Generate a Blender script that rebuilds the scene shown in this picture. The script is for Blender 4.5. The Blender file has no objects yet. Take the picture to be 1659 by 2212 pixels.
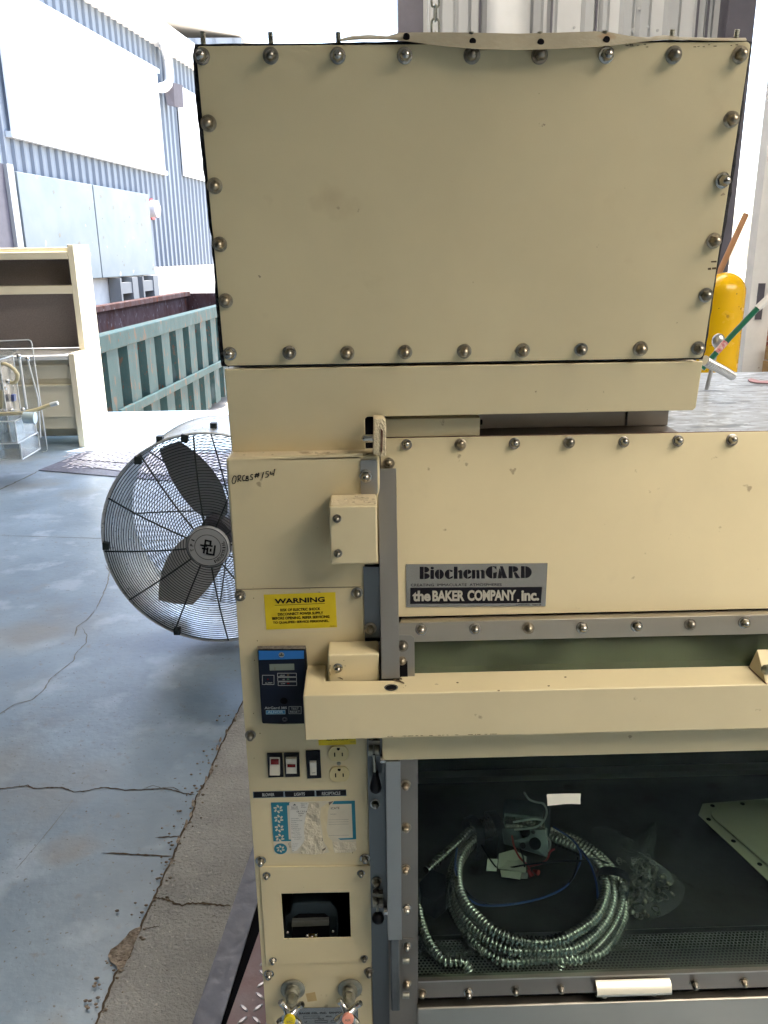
import bpy, bmesh, math, random
from mathutils import Vector, Matrix
random.seed(7)
R = math.radians
scene = bpy.context.scene
COL = scene.collection

# ---------------------------------------------------------------- camera
IW, IH, FPX = 1659.0, 2212.0, 1789.0
CAMZ = 1.55
pitch, roll, yaw = R(17.29), 0.0135, R(1.24)
FWD = Vector((math.sin(yaw)*math.cos(pitch), math.cos(yaw)*math.cos(pitch), -math.sin(pitch)))
RT0 = Vector((math.cos(yaw), -math.sin(yaw), 0)); UP0 = RT0.cross(FWD)
RT = RT0*math.cos(roll) - UP0*math.sin(roll)
UP = RT.cross(FWD)
CAM = Vector((0, 0, CAMZ))
cd = bpy.data.cameras.new("camera")
cam = bpy.data.objects.new("camera", cd); COL.objects.link(cam)
M = Matrix((RT, UP, -FWD)).transposed().to_4x4(); M.translation = CAM
cam.matrix_world = M
cd.sensor_fit = 'VERTICAL'; cd.sensor_height = 36.0; cd.lens = FPX/IH*36.0
cd.clip_start = 0.05; cd.clip_end = 500
scene.camera = cam
scene.render.resolution_x, scene.render.resolution_y = 768, 1024

# ---------------------------------------------------------------- sky and sun
SUN_EL, SUN_AZ = R(72), R(35)          # azimuth from +Y towards +X
world = bpy.data.worlds.new("World"); scene.world = world; world.use_nodes = True
wn = world.node_tree.nodes; wl = world.node_tree.links
sky = wn.new('ShaderNodeTexSky'); sky.sky_type = 'NISHITA'; sky.sun_disc = False
sky.sun_elevation = SUN_EL; sky.sun_rotation = SUN_AZ; sky.air_density = 1.0; sky.dust_density = 2.5
bg = wn['Background']; bg.inputs['Strength'].default_value = 0.13
wl.new(sky.outputs[0], bg.inputs[0])
sl = bpy.data.lights.new("sun", 'SUN'); sl.energy = 2.9; sl.angle = R(0.5); sl.color = (1, 0.94, 0.85)
so = bpy.data.objects.new("sun", sl); COL.objects.link(so)
sdir = Vector((math.sin(SUN_AZ)*math.cos(SUN_EL), math.cos(SUN_AZ)*math.cos(SUN_EL), math.sin(SUN_EL)))
so.rotation_euler = sdir.to_track_quat('Z', 'Y').to_euler(); so.location = (-5, 5, 12)
vs = scene.view_settings
vs.view_transform = 'Standard'; vs.look = 'None'; vs.gamma = 1.0; vs.exposure = 3.06
try:
    scene.cycles.use_denoising = True
    scene.cycles.max_bounces = 10; scene.cycles.diffuse_bounces = 6; scene.cycles.transparent_max_bounces = 16
    scene.cycles.sample_clamp_indirect = 8.0
    scene.cycles.caustics_reflective = False; scene.cycles.caustics_refractive = False
except Exception:
    pass

# ---------------------------------------------------------------- rays
def ray(x, y): return RT*(x-IW/2) - UP*(y-IH/2) + FWD*FPX
class Fr:
    """flat frame: a along ex, b along ez, d out along en"""
    def __init__(s, o, ex=(1, 0, 0), en=(0, -1, 0)):
        s.o = Vector(o); s.en = Vector(en).normalized(); s.ex = Vector(ex).normalized()
        s.ex = (s.ex - s.en*s.ex.dot(s.en)).normalized(); s.ez = s.ex.cross(s.en)*-1
        if s.ez.z < 0 or (abs(s.ez.z) < 1e-6 and s.ez.y < 0): s.ez = -s.ez
    def uv(s, x, y, d=0.0):
        r = ray(x, y); o = s.o + s.en*d
        P = CAM + r*((o-CAM).dot(s.en)/r.dot(s.en)); q = P - s.o
        return q.dot(s.ex), q.dot(s.ez)
    def p(s, a, b, d=0.0): return s.o + s.ex*a + s.ez*b + s.en*d
    def px(s, x, y, d=0.0): return s.p(*s.uv(x, y, d), d)
def lean(y, z, deg, x=0): # plane through (x,y,z), top leaning towards the viewer by deg
    t = R(deg); return Fr((x, y, z), en=(0, -math.cos(t), -math.sin(t)))
def onZ(x, y, z=0.0):
    r = ray(x, y); return CAM + r*((z-CAMZ)/r.z)
def onY(x, y, Y):
    r = ray(x, y); return CAM + r*(Y/r.y)

# ---------------------------------------------------------------- materials
def mat(name, col, rough=0.5, metal=0.0, vary=0.0, vscale=6.0, bump=0.0, bscale=60.0, col2=None, spots=None,
        stretch=None, alpha=None, spec=0.5, coat=0.0, detail=6, emit=None):
    m = bpy.data.materials.new(name); m.use_nodes = True
    nt = m.node_tree; n = nt.nodes; l = nt.links; b = n['Principled BSDF']
    b.inputs['Roughness'].default_value = rough; b.inputs['Metallic'].default_value = metal
    b.inputs['Specular IOR Level'].default_value = spec
    if coat: b.inputs['Coat Weight'].default_value = coat; b.inputs['Coat Roughness'].default_value = 0.15
    c = tuple(col)+(1,); b.inputs['Base Color'].default_value = c
    tc = n.new('ShaderNodeTexCoord'); vec = tc.outputs['Object']
    if stretch:
        mp = n.new('ShaderNodeMapping'); mp.inputs['Scale'].default_value = stretch
        l.new(vec, mp.inputs[0]); vec = mp.outputs[0]
    last = None
    if vary or col2:
        nz = n.new('ShaderNodeTexNoise'); nz.inputs['Scale'].default_value = vscale; nz.inputs['Detail'].default_value = detail
        nz.inputs['Roughness'].default_value = 0.6
        l.new(vec, nz.inputs[0])
        rp = n.new('ShaderNodeValToRGB')
        rp.color_ramp.elements[0].position = 0.36; rp.color_ramp.elements[1].position = 0.66
        if col2: rp.color_ramp.elements[0].color = c; rp.color_ramp.elements[1].color = tuple(col2)+(1,)
        else:
            rp.color_ramp.elements[0].color = tuple(v*(1-vary) for v in col)+(1,)
            rp.color_ramp.elements[1].color = tuple(min(1, v*(1+vary)) for v in col)+(1,)
        l.new(nz.outputs[0], rp.inputs[0]); last = rp.outputs[0]
    if spots:
        for (sc, thr, sc_col, wid) in spots:
            vz = n.new('ShaderNodeTexNoise'); vz.inputs['Scale'].default_value = sc; vz.inputs['Detail'].default_value = 4
            l.new(vec, vz.inputs[0])
            r2 = n.new('ShaderNodeValToRGB'); r2.color_ramp.elements[0].position = thr; r2.color_ramp.elements[1].position = thr+wid
            l.new(vz.outputs[0], r2.inputs[0])
            mx = n.new('ShaderNodeMix'); mx.data_type = 'RGBA'
            l.new(r2.outputs[0], mx.inputs[0])
            if last: l.new(last, mx.inputs[6])
            else: mx.inputs[6].default_value = c
            mx.inputs[7].default_value = tuple(sc_col)+(1,); last = mx.outputs[2]
    if last: l.new(last, b.inputs['Base Color'])
    if bump:
        bz = n.new('ShaderNodeTexNoise'); bz.inputs['Scale'].default_value = bscale; bz.inputs['Detail'].default_value = 5
        l.new(vec, bz.inputs[0]); bp = n.new('ShaderNodeBump'); bp.inputs['Strength'].default_value = bump
        bp.inputs['Distance'].default_value = 0.01
        l.new(bz.outputs[0], bp.inputs['Height']); l.new(bp.outputs[0], b.inputs['Normal'])
        if metal > .5 or vary:
            mr = n.new('ShaderNodeMapRange'); mr.inputs[1].default_value = .3; mr.inputs[2].default_value = .7
            mr.inputs[3].default_value = max(.05, rough-.1); mr.inputs[4].default_value = min(1, rough+.12)
            l.new(bz.outputs[0], mr.inputs[0]); l.new(mr.outputs[0], b.inputs['Roughness'])
    if emit:
        b.inputs['Emission Color'].default_value = tuple(emit)+(1,); b.inputs['Emission Strength'].default_value = 1
    return m
def glass(name, tint, refl=0.12, rough=0.02, scratch_haze=0.0):
    m = bpy.data.materials.new(name); m.use_nodes = True
    n = m.node_tree.nodes; l = m.node_tree.links; n.clear()
    o = n.new('ShaderNodeOutputMaterial'); t = n.new('ShaderNodeBsdfTransparent'); t.inputs[0].default_value = tuple(tint)+(1,)
    g = n.new('ShaderNodeBsdfGlossy'); g.inputs['Roughness'].default_value = rough
    lw0 = n.new('ShaderNodeLayerWeight'); lw0.inputs[0].default_value = .5
    lw = n.new('ShaderNodeMath'); lw.operation = 'POWER'; lw.inputs[1].default_value = 5.0; l.new(lw0.outputs['Facing'], lw.inputs[0])
    mx = n.new('ShaderNodeMixShader'); ad = n.new('ShaderNodeMath'); ad.operation = 'MULTIPLY_ADD'
    ad.inputs[1].default_value = 1.0; ad.inputs[2].default_value = refl
    l.new(lw.outputs[0], ad.inputs[0]); l.new(ad.outputs[0], mx.inputs[0]); l.new(t.outputs[0], mx.inputs[1]); l.new(g.outputs[0], mx.inputs[2])
    out = mx.outputs[0]
    if scratch_haze:
        d = n.new('ShaderNodeBsdfDiffuse'); d.inputs[0].default_value = (.8, .8, .8, 1)
        nz = n.new('ShaderNodeTexNoise'); nz.inputs['Scale'].default_value = 9; nz.inputs['Detail'].default_value = 6
        mr = n.new('ShaderNodeMapRange'); mr.inputs[1].default_value = .4; mr.inputs[2].default_value = .75; mr.inputs[3].default_value = scratch_haze*.4; mr.inputs[4].default_value = scratch_haze*2
        tc = n.new('ShaderNodeTexCoord'); l.new(tc.outputs['Object'], nz.inputs[0]); l.new(nz.outputs[0], mr.inputs[0])
        m2 = n.new('ShaderNodeMixShader'); l.new(mr.outputs[0], m2.inputs[0]); l.new(out, m2.inputs[1]); l.new(d.outputs[0], m2.inputs[2]); out = m2.outputs[0]
    l.new(out, o.inputs[0]); return m

CREAM = (0.64, 0.548, 0.34)
M_cream = mat("cream_paint", CREAM, .40, vary=.07, vscale=2.0, bump=.06, bscale=900,
              spots=[(38, .70, (.36, .29, .18), .04), (7, .62, (.50, .42, .27), .25)])
M_creamtop = mat("cream_paint_box", CREAM, .42, vary=.08, vscale=1.8, bump=.05, bscale=900,
                 spots=[(5, .6, (.58, .49, .30), .3), (60, .75, (.33, .26, .17), .02), (11, .66, (.56, .46, .28), .15)])
M_creamdust = mat("dusty_cream_paint", (.66, .56, .37), .7, vary=.06, vscale=14, bump=.5, bscale=260,
                  spots=[(30, .58, (.36, .28, .17), .12)])
M_flange = mat("dark_cream_flange", (.33, .295, .21), .5, vary=.12, vscale=9, bump=.1, bscale=120, spots=[(14, .62, (.25, .15, .07), .1)])  # darker than the panel cream, with brown spots
M_steel = mat("brushed_stainless", (.40, .385, .36), .36, 1.0, vary=.05, vscale=5, stretch=(1, 1, .25))
M_steelh = mat("brushed_stainless_rail", (.48, .45, .39), .34, 1.0, vary=.06, vscale=6, stretch=(.25, 1, 1))
M_strip2 = mat("dark_reflection_steel", (.17, .175, .175), .3, 1.0, vary=.08, vscale=4, stretch=(1, 1, .3))  # darker steel copy, dark reflection put into its colour
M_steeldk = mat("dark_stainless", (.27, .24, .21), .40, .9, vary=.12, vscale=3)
M_nut = mat("nut_metal", (.40, .38, .34), .24, 1.0, vary=.12, vscale=60)
M_chrome = mat("chrome", (.62, .61, .58), .14, 1.0, vary=.1, vscale=30)
M_dullmetal = mat("dull_plated_metal", (.33, .33, .28), .38, .85, vary=.25, vscale=50, bump=.2, bscale=200)
M_gasket = mat("black_gasket", (.012, .012, .014), .75, bump=.4, bscale=150)
M_black = mat("black_plastic", (.008, .009, .013), .45, spec=.2)
M_navy = mat("monitor_face", (.004, .007, .018), .4, spec=.2)
M_blue = mat("blue_band", (.012, .13, .42), .4)
M_lcd = mat("lcd", (.16, .19, .16), .2)
M_white = mat("white_print", (.62, .64, .62), .5)
M_greyprint = mat("grey_print", (.38, .40, .40), .5)
M_ink = mat("black_ink", (.006, .006, .010), .6, spec=.15)
M_faint = mat("faint_ink", (.16, .14, .11), .6)
M_yellow = mat("yellow_label", (.70, .53, .004), .45, vary=.04, vscale=15)
M_plate = mat("nameplate_metal", (.36, .37, .365), .26, .85, vary=.02, vscale=4)
M_teal = mat("teal_print", (.01, .17, .25), .5)
M_paper = mat("paper_label", (.60, .55, .43), .7, vary=.06, vscale=25)
M_torn = mat("torn_paper", (.64, .57, .43), .85, vary=.08, vscale=22, bump=.9, bscale=70, spots=[(18, .63, (.38, .30, .19), .08)])
M_tape = mat("old_tape", (.48, .34, .15), .6, vary=.1, vscale=30)
M_ivory = mat("ivory_plastic", (.60, .51, .27), .35)
M_wplastic = mat("white_plastic", (.72, .68, .58), .3)
M_red = mat("red_lens", (.16, .006, .006), .25)
M_dark = mat("dark_void", (.004, .004, .006), .9, spec=.1)
M_rubbrown = mat("brown_gasket", (.10, .035, .02), .8, bump=.5, bscale=90)
M_scratch = mat("chipped_paint", (.09, .06, .03), .8)
M_glass = glass("sash_glass", (.78, .86, .83), .012)
M_glassfog = glass("upper_glass", (.66, .80, .62), .03, .10, scratch_haze=.11)  # greenish haze mixed in stands for the lit interior and reflections
[setattr(q_.inputs[0], "default_value", (.50, .56, .40, 1)) for q_ in M_glassfog.node_tree.nodes if q_.type == "BSDF_DIFFUSE"]
M_acryl = glass("clear_acrylic", (.90, .91, .91), .02, .1, scratch_haze=.05)
M_acedge = mat("acrylic_edge", (.62, .66, .68), .3)
M_conduit = mat("flexible_conduit_metal", (.50, .49, .455), .27, 1.0, vary=.15, vscale=20)
M_galv = mat("galvanised_top", (.28, .30, .34), .40, .2, col2=(.50, .55, .62), vscale=26, bump=.1, bscale=120, stretch=(1, 2.4, 1),  # pale blue sky reflection put into the galvanised colour
             spots=[(9, .58, (.17, .19, .22), .08), (70, .66, (.03, .03, .03), .02), (31, .6, (.62, .66, .72), .05)])
M_fandrum = mat("fan_drum_galvanised", (.42, .45, .47), .35, .6, col2=(.62, .65, .68), vscale=9, bump=.05)
M_fanblack = mat("fan_wire", (.012, .018, .018), .45)
M_blade = mat("fan_blade", (.42, .42, .43), .5, .0)
M_hub = mat("fan_badge", (.30, .31, .32), .5)

# ---------------------------------------------------------------- builders
class MB:
    def __init__(s): s.v = []; s.f = []; s.sm = []
    def add(s, vs_, fs, smooth=False):
        k = len(s.v); s.v += [Vector(q) for q in vs_]
        for f in fs: s.f.append([i+k for i in f]); s.sm.append(smooth)
        return s
    def prism(s, pts, off):
        pts = [Vector(q) for q in pts]; off = Vector(off); n = len(pts)
        fs = [list(range(n)), list(range(2*n-1, n-1, -1))]
        fs += [[i, i+n, (i+1) % n + n, (i+1) % n] for i in range(n)]
        return s.add(pts+[q+off for q in pts], fs)
    def box(s, x0, x1, y0, y1, z0, z1):
        return s.prism([(x0, y0, z0), (x1, y0, z0), (x1, y0, z1), (x0, y0, z1)], (0, y1-y0, 0))
    def poly(s, pts): return s.add(pts, [list(range(len(pts)))])
    def lathe(s, o, ax, prof, seg=16, cap=True, smooth=True, ref=None):
        o = Vector(o); ax = Vector(ax).normalized()
        u = ax.cross(Vector(ref) if ref else (Vector((0, 0, 1)) if abs(ax.z) < .9 else Vector((1, 0, 0)))).normalized(); w = ax.cross(u)
        vs_ = []; fs = []
        for (r, h) in prof:
            for i in range(seg):
                t = 2*math.pi*i/seg; vs_.append(o+ax*h+u*(r*math.cos(t))+w*(r*math.sin(t)))
        for j in range(len(prof)-1):
            for i in range(seg):
                a = j*seg+i; b = j*seg+(i+1) % seg; fs.append([a, b, b+seg, a+seg])
        s.add(vs_, fs, smooth)
        if cap:
            k = len(s.v)-len(vs_)
            s.f.append([k+i for i in range(seg)][::-1]); s.sm.append(False)
            s.f.append([k+(len(prof)-1)*seg+i for i in range(seg)]); s.sm.append(False)
        return s
    def cyl(s, a, b, r, seg=12, r2=None, cap=True):
        a = Vector(a); b = Vector(b); L = (b-a).length
        return s.lathe(a, b-a, [(r, 0), (r if r2 is None else r2, L)], seg, cap)
    def tube(s, path, r, seg=8, closed=False, radf=None, cap=True):
        P = [Vector(q) for q in path]; n = len(P); vs_ = []; fs = []
        T = (P[1]-P[0]).normalized(); N = T.cross(Vector((0, 0, 1)))
        if N.length < .05: N = T.cross(Vector((1, 0, 0)))
        N.normalize()
        for i in range(n):
            if closed: t = (P[(i+1) % n]-P[i-1])
            else: t = P[min(i+1, n-1)]-P[max(i-1, 0)]
            if t.length > 1e-9: T = t.normalized()
            N = (N-T*N.dot(T)).normalized(); B = T.cross(N)
            rr = radf(i) if radf else r
            for k in range(seg):
                q = 2*math.pi*k/seg; vs_.append(P[i]+N*(rr*math.cos(q))+B*(rr*math.sin(q)))
        for i in range(n if closed else n-1):
            for k in range(seg):
                a = i*seg+k; b = i*seg+(k+1) % seg; c = ((i+1) % n)*seg+(k+1) % seg; d = ((i+1) % n)*seg+k
                fs.append([a, b, c, d])
        s.add(vs_, fs, True)
        if cap and not closed:
            k0 = len(s.v)-len(vs_); s.f.append([k0+i for i in range(seg)][::-1]); s.sm.append(False)
            s.f.append([k0+(n-1)*seg+i for i in range(seg)]); s.sm.append(False)
        return s
    def sphere(s, o, r, seg=12, rings=8, sc=(1, 1, 1)):
        o = Vector(o); vs_ = []; fs = []
        for j in range(rings+1):
            ph = math.pi*j/rings
            for i in range(seg):
                t = 2*math.pi*i/seg
                vs_.append(o+Vector((r*sc[0]*math.sin(ph)*math.cos(t), r*sc[1]*math.sin(ph)*math.sin(t), r*sc[2]*math.cos(ph))))
        for j in range(rings):
            for i in range(seg):
                fs.append([j*seg+i, (j+1)*seg+i, (j+1)*seg+(i+1) % seg, j*seg+(i+1) % seg])
        return s.add(vs_, fs, True)
    def build(s, name, m, parent=None, bevel=0.0, loc=None, kind=None, label=None):
        base = wloc(parent) if parent else (Vector(loc) if loc else Vector((0, 0, 0)))
        me = bpy.data.meshes.new(name)
        me.from_pydata([tuple(q-base) for q in s.v], [], s.f)
        me.validate()
        bm = bmesh.new(); bm.from_mesh(me); bmesh.ops.remove_doubles(bm, verts=bm.verts, dist=1e-6)
        bmesh.ops.recalc_face_normals(bm, faces=bm.faces); bm.to_mesh(me); bm.free()
        if any(s.sm):
            me.polygons.foreach_set('use_smooth', [True]*len(me.polygons)); 
            try: me.set_sharp_from_angle(angle=R(42))
            except Exception: pass
        me.materials.append(m)
        o = bpy.data.objects.new(name, me); COL.objects.link(o)
        if parent: o.parent = parent
        elif loc: o.location = loc
        if bevel:
            md = o.modifiers.new('bevel', 'BEVEL'); md.width = bevel; md.segments = 3; md.limit_method = 'ANGLE'; md.angle_limit = R(40)
            md.harden_normals = False
        if kind: o['kind'] = kind
        if label: o['label'] = label
        return o
def wloc(o):
    v = Vector((0, 0, 0))
    while o: v += Vector(o.location); o = o.parent
    return v
def tag(o, label, cat, group=None):
    o['label'] = label; o['category'] = cat
    if group: o['group'] = group
    return o
def thing(name, loc, label, cat, group=None):
    o = bpy.data.objects.new(name, None); COL.objects.link(o); o.location = loc; o.empty_display_size = .1
    return tag(o, label, cat, group)
_fonts = {}
def text_verts(body, bold=0.0, space=1.0):
    cu = bpy.data.curves.new("t", 'FONT'); cu.body = body; cu.size = 1; cu.resolution_u = 3; cu.offset = bold; cu.space_character = space
    o = bpy.data.objects.new("t", cu); COL.objects.link(o)
    dg = bpy.context.evaluated_depsgraph_get(); dg.update()
    me = bpy.data.meshes.new_from_object(o.evaluated_get(dg))
    vs_ = [v.co.copy() for v in me.vertices]; fs = [list(p.vertices) for p in me.polygons]
    bpy.data.objects.remove(o); bpy.data.meshes.remove(me)
    x0 = min(v.x for v in vs_); x1 = max(v.x for v in vs_); y0 = min(v.y for v in vs_); y1 = max(v.y for v in vs_)
    return [((v.x-x0)/(x1-x0), (v.y-y0)/(y1-y0)) for v in vs_], fs
def put_text(mb, body, fr, q, d, bold=0.0, space=1.0):
    """q: pixel corners top-left, top-right, bottom-left of the lettering"""
    vs_, fs = text_verts(body, bold, space)
    tl, tr, bl = [Vector((*fr.uv(x, y, d), 0)) for x, y in q]
    ex = tr-tl; ey = tl-bl
    mb.add([fr.p(*(bl+ex*u+ey*v).xy, d) for u, v in vs_], fs); return mb
def quad(fr, pts, d=0.0): return [fr.px(x, y, d) for x, y in pts]
def plate(mb, fr, pts, d, th):
    """prism whose front face shows at the pixel outline, d out of the frame, th thick backwards"""
    return mb.prism(quad(fr, pts, d), fr.en*(-th))
def rect(x0, y0, x1, y1): return [(x0, y0), (x1, y0), (x1, y1), (x0, y1)]
def rrect_ab(fr, a0, b0, a1, b1, r, d, n=4, corners=(1, 1, 1, 1)):
    pts = []
    for (cx, cy, t0, on) in ((a1-r, b1-r, 0, corners[0]), (a0+r, b1-r, 90, corners[1]), (a0+r, b0+r, 180, corners[2]), (a1-r, b0+r, 270, corners[3])):
        if on:
            for i in range(n+1):
                t = R(t0+90*i/n); pts.append(fr.p(cx+r*math.cos(t), cy+r*math.sin(t), d))
        else: pts.append(fr.p({0: a1, 90: a0, 180: a0, 270: a1}[t0], {0: b1, 90: b1, 180: b0, 270: b0}[t0], d))
    return pts

# ================================================================ SETTING
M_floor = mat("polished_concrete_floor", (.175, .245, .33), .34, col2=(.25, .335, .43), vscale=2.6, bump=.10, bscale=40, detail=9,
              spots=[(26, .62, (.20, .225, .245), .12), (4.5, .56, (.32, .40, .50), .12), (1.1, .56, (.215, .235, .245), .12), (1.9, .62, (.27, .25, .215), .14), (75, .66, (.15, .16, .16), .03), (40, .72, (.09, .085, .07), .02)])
M_strip = mat("rough_concrete_strip", (.285, .285, .28), .85, col2=(.37, .37, .36), vscale=7, bump=.7, bscale=130, detail=10,
              spots=[(110, .66, (.52, .50, .47), .05), (60, .72, (.10, .09, .08), .03), (2.5, .6, (.27, .25, .235), .2)])
M_crack = mat("crack_dirt", (.075, .055, .035), .95)
M_hair = mat("hairline_dirt", (.19, .19, .17), .95)
M_spall = mat("spalled_concrete", (.34, .29, .24), .95, col2=(.13, .10, .075), vscale=48, bump=1.0, bscale=70)
M_yard = mat("sunlit_yard", (.47, .42, .34), .9, vary=.15, vscale=.3)
M_ledge = mat("steel_edge", (.12, .13, .175), .5, .2, vary=.25, vscale=4, bump=.15, bscale=50)
M_diamond = mat("worn_pink_paint", (.27, .165, .18), .55, .1, col2=(.33, .255, .28), vscale=8, bump=.15, bscale=90)
M_bar = mat("worn_tread_bar", (.42, .41, .46), .38, .5)
M_checker = mat("checker_plate", (.36, .36, .39), .4, .4, vary=.1, vscale=10)
M_jamb = mat("white_jamb_paint", (.72, .71, .69), .5, vary=.05, vscale=6, spots=[(14, .70, (.45, .40, .36), .04)])
M_wallw = mat("white_wall_metal", (.46, .465, .465), .5, vary=.05, vscale=3)
M_wallr = mat("wall_rib_grey", (.33, .34, .345), .5)
M_post = mat("dark_steel_post", (.075, .07, .09), .5, vary=.1, vscale=8)
M_roof = mat("roof_underside", (.62, .60, .55), .8)
M_inwall = mat("interior_wall", (.50, .48, .43), .8, vary=.05, vscale=2)
M_clad = mat("blue_grey_cladding", (.17, .20, .24), .5, vary=.06, vscale=2)
M_cladsh = mat("blue_grey_rib", (.12, .145, .18), .5)
M_panelw = mat("translucent_white_panel", (.80, .80, .80), .4)
M_trim = mat("pale_trim", (.62, .66, .68), .5)
M_sheet = mat("pale_blue_metal_sheet", (.13, .165, .185), .5, col2=(.17, .20, .215), vscale=1.2, spots=[(5, .68, (.36, .33, .30), .03)])
M_conc = mat("light_concrete_wall", (.55, .53, .50), .85, vary=.1, vscale=2)
M_dkrub = mat("dock_rubber", (.17, .18, .185), .8)

# ground: one sheet at yard level, dock floor slab 1.2 m above it
MB().poly([(-120, -60, -1.2), (120, -60, -1.2), (120, 160, -1.2), (-120, 160, -1.2)]).build("ground", M_yard, kind='structure')
EDGE_Y = 8.72
# floor is cut out around the leveler pit gap at the lower left of the cabinet
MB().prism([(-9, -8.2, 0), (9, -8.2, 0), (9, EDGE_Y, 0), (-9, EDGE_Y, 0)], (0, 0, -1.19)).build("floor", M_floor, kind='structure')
def zpoly(pts, z=0.0): return [onZ(x, y, z) for x, y in pts]
strip_left = [(600, 1370), (557, 1440), (522, 1522), (496, 1571), (469, 1628), (446, 1687), (425, 1718), (414, 1763), (390, 1806), (374, 1850),
              (349, 1904), (327, 1952), (302, 2006), (276, 2068), (251, 2101), (232, 2152), (213, 2197), (190, 2260), (150, 2350)]
strip_right = [(350, 2400), (415, 2212), (544, 1835), (600, 1672), (665, 1482), (700, 1370)]
MB().poly(zpoly(strip_left+strip_right, .004)).build("concrete_strip", M_strip, kind='structure')
# steel edge, black gap, tread plate of the pit
L1 = [(350, 2400), (415, 2212), (544, 1835), (600, 1672), (665, 1482)]
L2 = [(725, 1500), (640, 1690), (555, 1952), (477, 2212), (421, 2400)]
MB().prism(zpoly(L1+L2, .009), (0, 0, -.008)).build("dock_edge_plate", M_ledge, kind='structure')
MB().poly(zpoly([(421, 2400), (477, 2212), (555, 1952), (640, 1690), (700, 1690), (568, 1990), (489, 2212), (436, 2400)], .005)).build("pit_gap", M_dark, kind='structure')
MB().poly(zpoly([(436, 2400), (489, 2212), (568, 1990), (660, 1780), (900, 1780), (900, 2400)], .0065)).build("tread_plate", M_diamond, kind='structure')
bars = MB()
def rosette(mb, P, ang, L=.026, w=.0085, h=.0022):
    c, s_ = math.cos(ang), math.sin(ang); pts = []
    for t, ww in ((-1, .35), (-.6, .9), (0, 1), (.6, .9), (1, .35)):
        pts.append((t*L/2, ww*w/2))
    o = [Vector((P.x+c*a-s_*b, P.y+s_*a+c*b, P.z)) for a, b in pts]+[Vector((P.x+c*a+s_*b, P.y+s_*a-c*b, P.z)) for a, b in reversed(pts)]
    t_ = [q*1.0 for q in o]; ce = P
    t_ = [Vector((ce.x+(q.x-ce.x)*.7, ce.y+(q.y-ce.y)*.7, P.z+h)) for q in o]; n = len(o)
    mb.add(o+t_, [[i, (i+1) % n, n+(i+1) % n, n+i] for i in range(n)]+[list(range(n, 2*n))], True)
a_ = math.atan2(1.897-1.36, -.333+.391)
for i in range(-6, 22):
    for j in range(-16, 20):
        P = Vector((-.315+i*.030, 1.45+j*.030, .0066))
        u, v = onZ(489, 2212).x, 0
        if P.x < -.30+(P.y-1.36)*.10+.012 or P.x > .1: continue
        rosette(bars, P, a_+(R(52) if (i+j) % 2 else R(-38)))
bars.build("tread_bars", M_bar, kind='structure')
# cracks and joints: ribbons with a wavering width
def crack(mb, pts, w, z=.0014, jit=.25, sub=6):
    P = [onZ(x, y, z) for x, y in pts]; Q = []
    for i in range(len(P)-1):
        for k in range(sub): Q.append(P[i].lerp(P[i+1], k/sub))
    Q.append(P[-1]); L = []; Rr = []
    for i, q in enumerate(Q):
        t = (Q[min(i+1, len(Q)-1)]-Q[max(0, i-1)]).normalized(); nrm = Vector((-t.y, t.x, 0))
        q = q+nrm*random.uniform(-w, w)*jit*2
        f = min(1, (min(i, len(Q)-1-i)+.4)/3)
        L.append(q+nrm*w*random.uniform(.3, 1)*f); Rr.append(q-nrm*w*random.uniform(.3, 1)*f)
    n = len(Q); mb.add(L+Rr, [[i, i+1, n+i+1, n+i] for i in range(n-1)])
def z3(pts): return [(x/3.024, 1316.7+y/3.024) for x, y in pts]
def z4(pts): return [(x/2.749, 1700.7+y/2.749) for x, y in pts]
ck = MB()
crack(ck, z3([(-60, 1172), (0, 1170), (90, 1160), (170, 1150), (220, 1168), (310, 1163), (400, 1160), (480, 1190), (560, 1185), (680, 1160), (820, 1180), (980, 1175), (1080, 1168), (1180, 1195), (1275, 1212)]), .0034)
crack(ck, z3([(130, 1160), (180, 1145), (215, 1168)]), .002)
crack(ck, z3([(930, 1172), (1000, 1148), (1050, 1165), (1130, 1160), (1190, 1190)]), .0016)
crack(ck, z3([(660, 1590), (780, 1594), (900, 1600), (1000, 1604), (1130, 1612)]), .0042, jit=.1)
crack(ck, z4([(920, 300), (1000, 294), (1075, 288)]), .0035)
crack(ck, z4([(905, 660), (940, 655), (1000, 670), (1070, 702), (1130, 690), (1200, 690), (1290, 698), (1372, 705)]), .0045, z=.0052)
crack(ck, z4([(845, 838), (900, 832), (950, 822)]), .002, z=.0052)
crack(ck, strip_left[1:], .0042, z=.0054, jit=.22)
ck.build("floor_cracks", M_crack, kind='structure')
hr = MB()
crack(hr, z3([(625, 0), (575, 60), (500, 115), (490, 175)]), .004)
crack(hr, z3([(535, 115), (568, 170), (560, 220), (490, 290), (485, 330), (400, 395), (330, 450), (290, 520), (210, 590), (100, 615), (0, 680), (-60, 720)]), .0030)
crack(hr, [(207, 1317), (220, 1290), (232, 1260), (236, 1235), (228, 1220)], .004)
crack(hr, [(-10, 1157), (60, 1158), (150, 1161), (250, 1164), (480, 1172)], .0045, jit=.05)
crack(hr, [(83, 1017), (55, 1032), (30, 1043), (-10, 1062)], .012)
crack(hr, z3([(480, 1240), (330, 1430), (170, 1620), (100, 1700)]), .0013)
hr.build("hairline_cracks", M_hair, kind='structure')
sp = MB()
pts = z4([(836, 826), (800, 838), (770, 855), (745, 890), (700, 935), (655, 965), (640, 1000), (655, 1035), (690, 1060), (700, 1085), (735, 1070), (775, 985), (800, 925), (835, 850)])
sp.poly(zpoly(pts, .0062))
random.seed(3)
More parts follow.
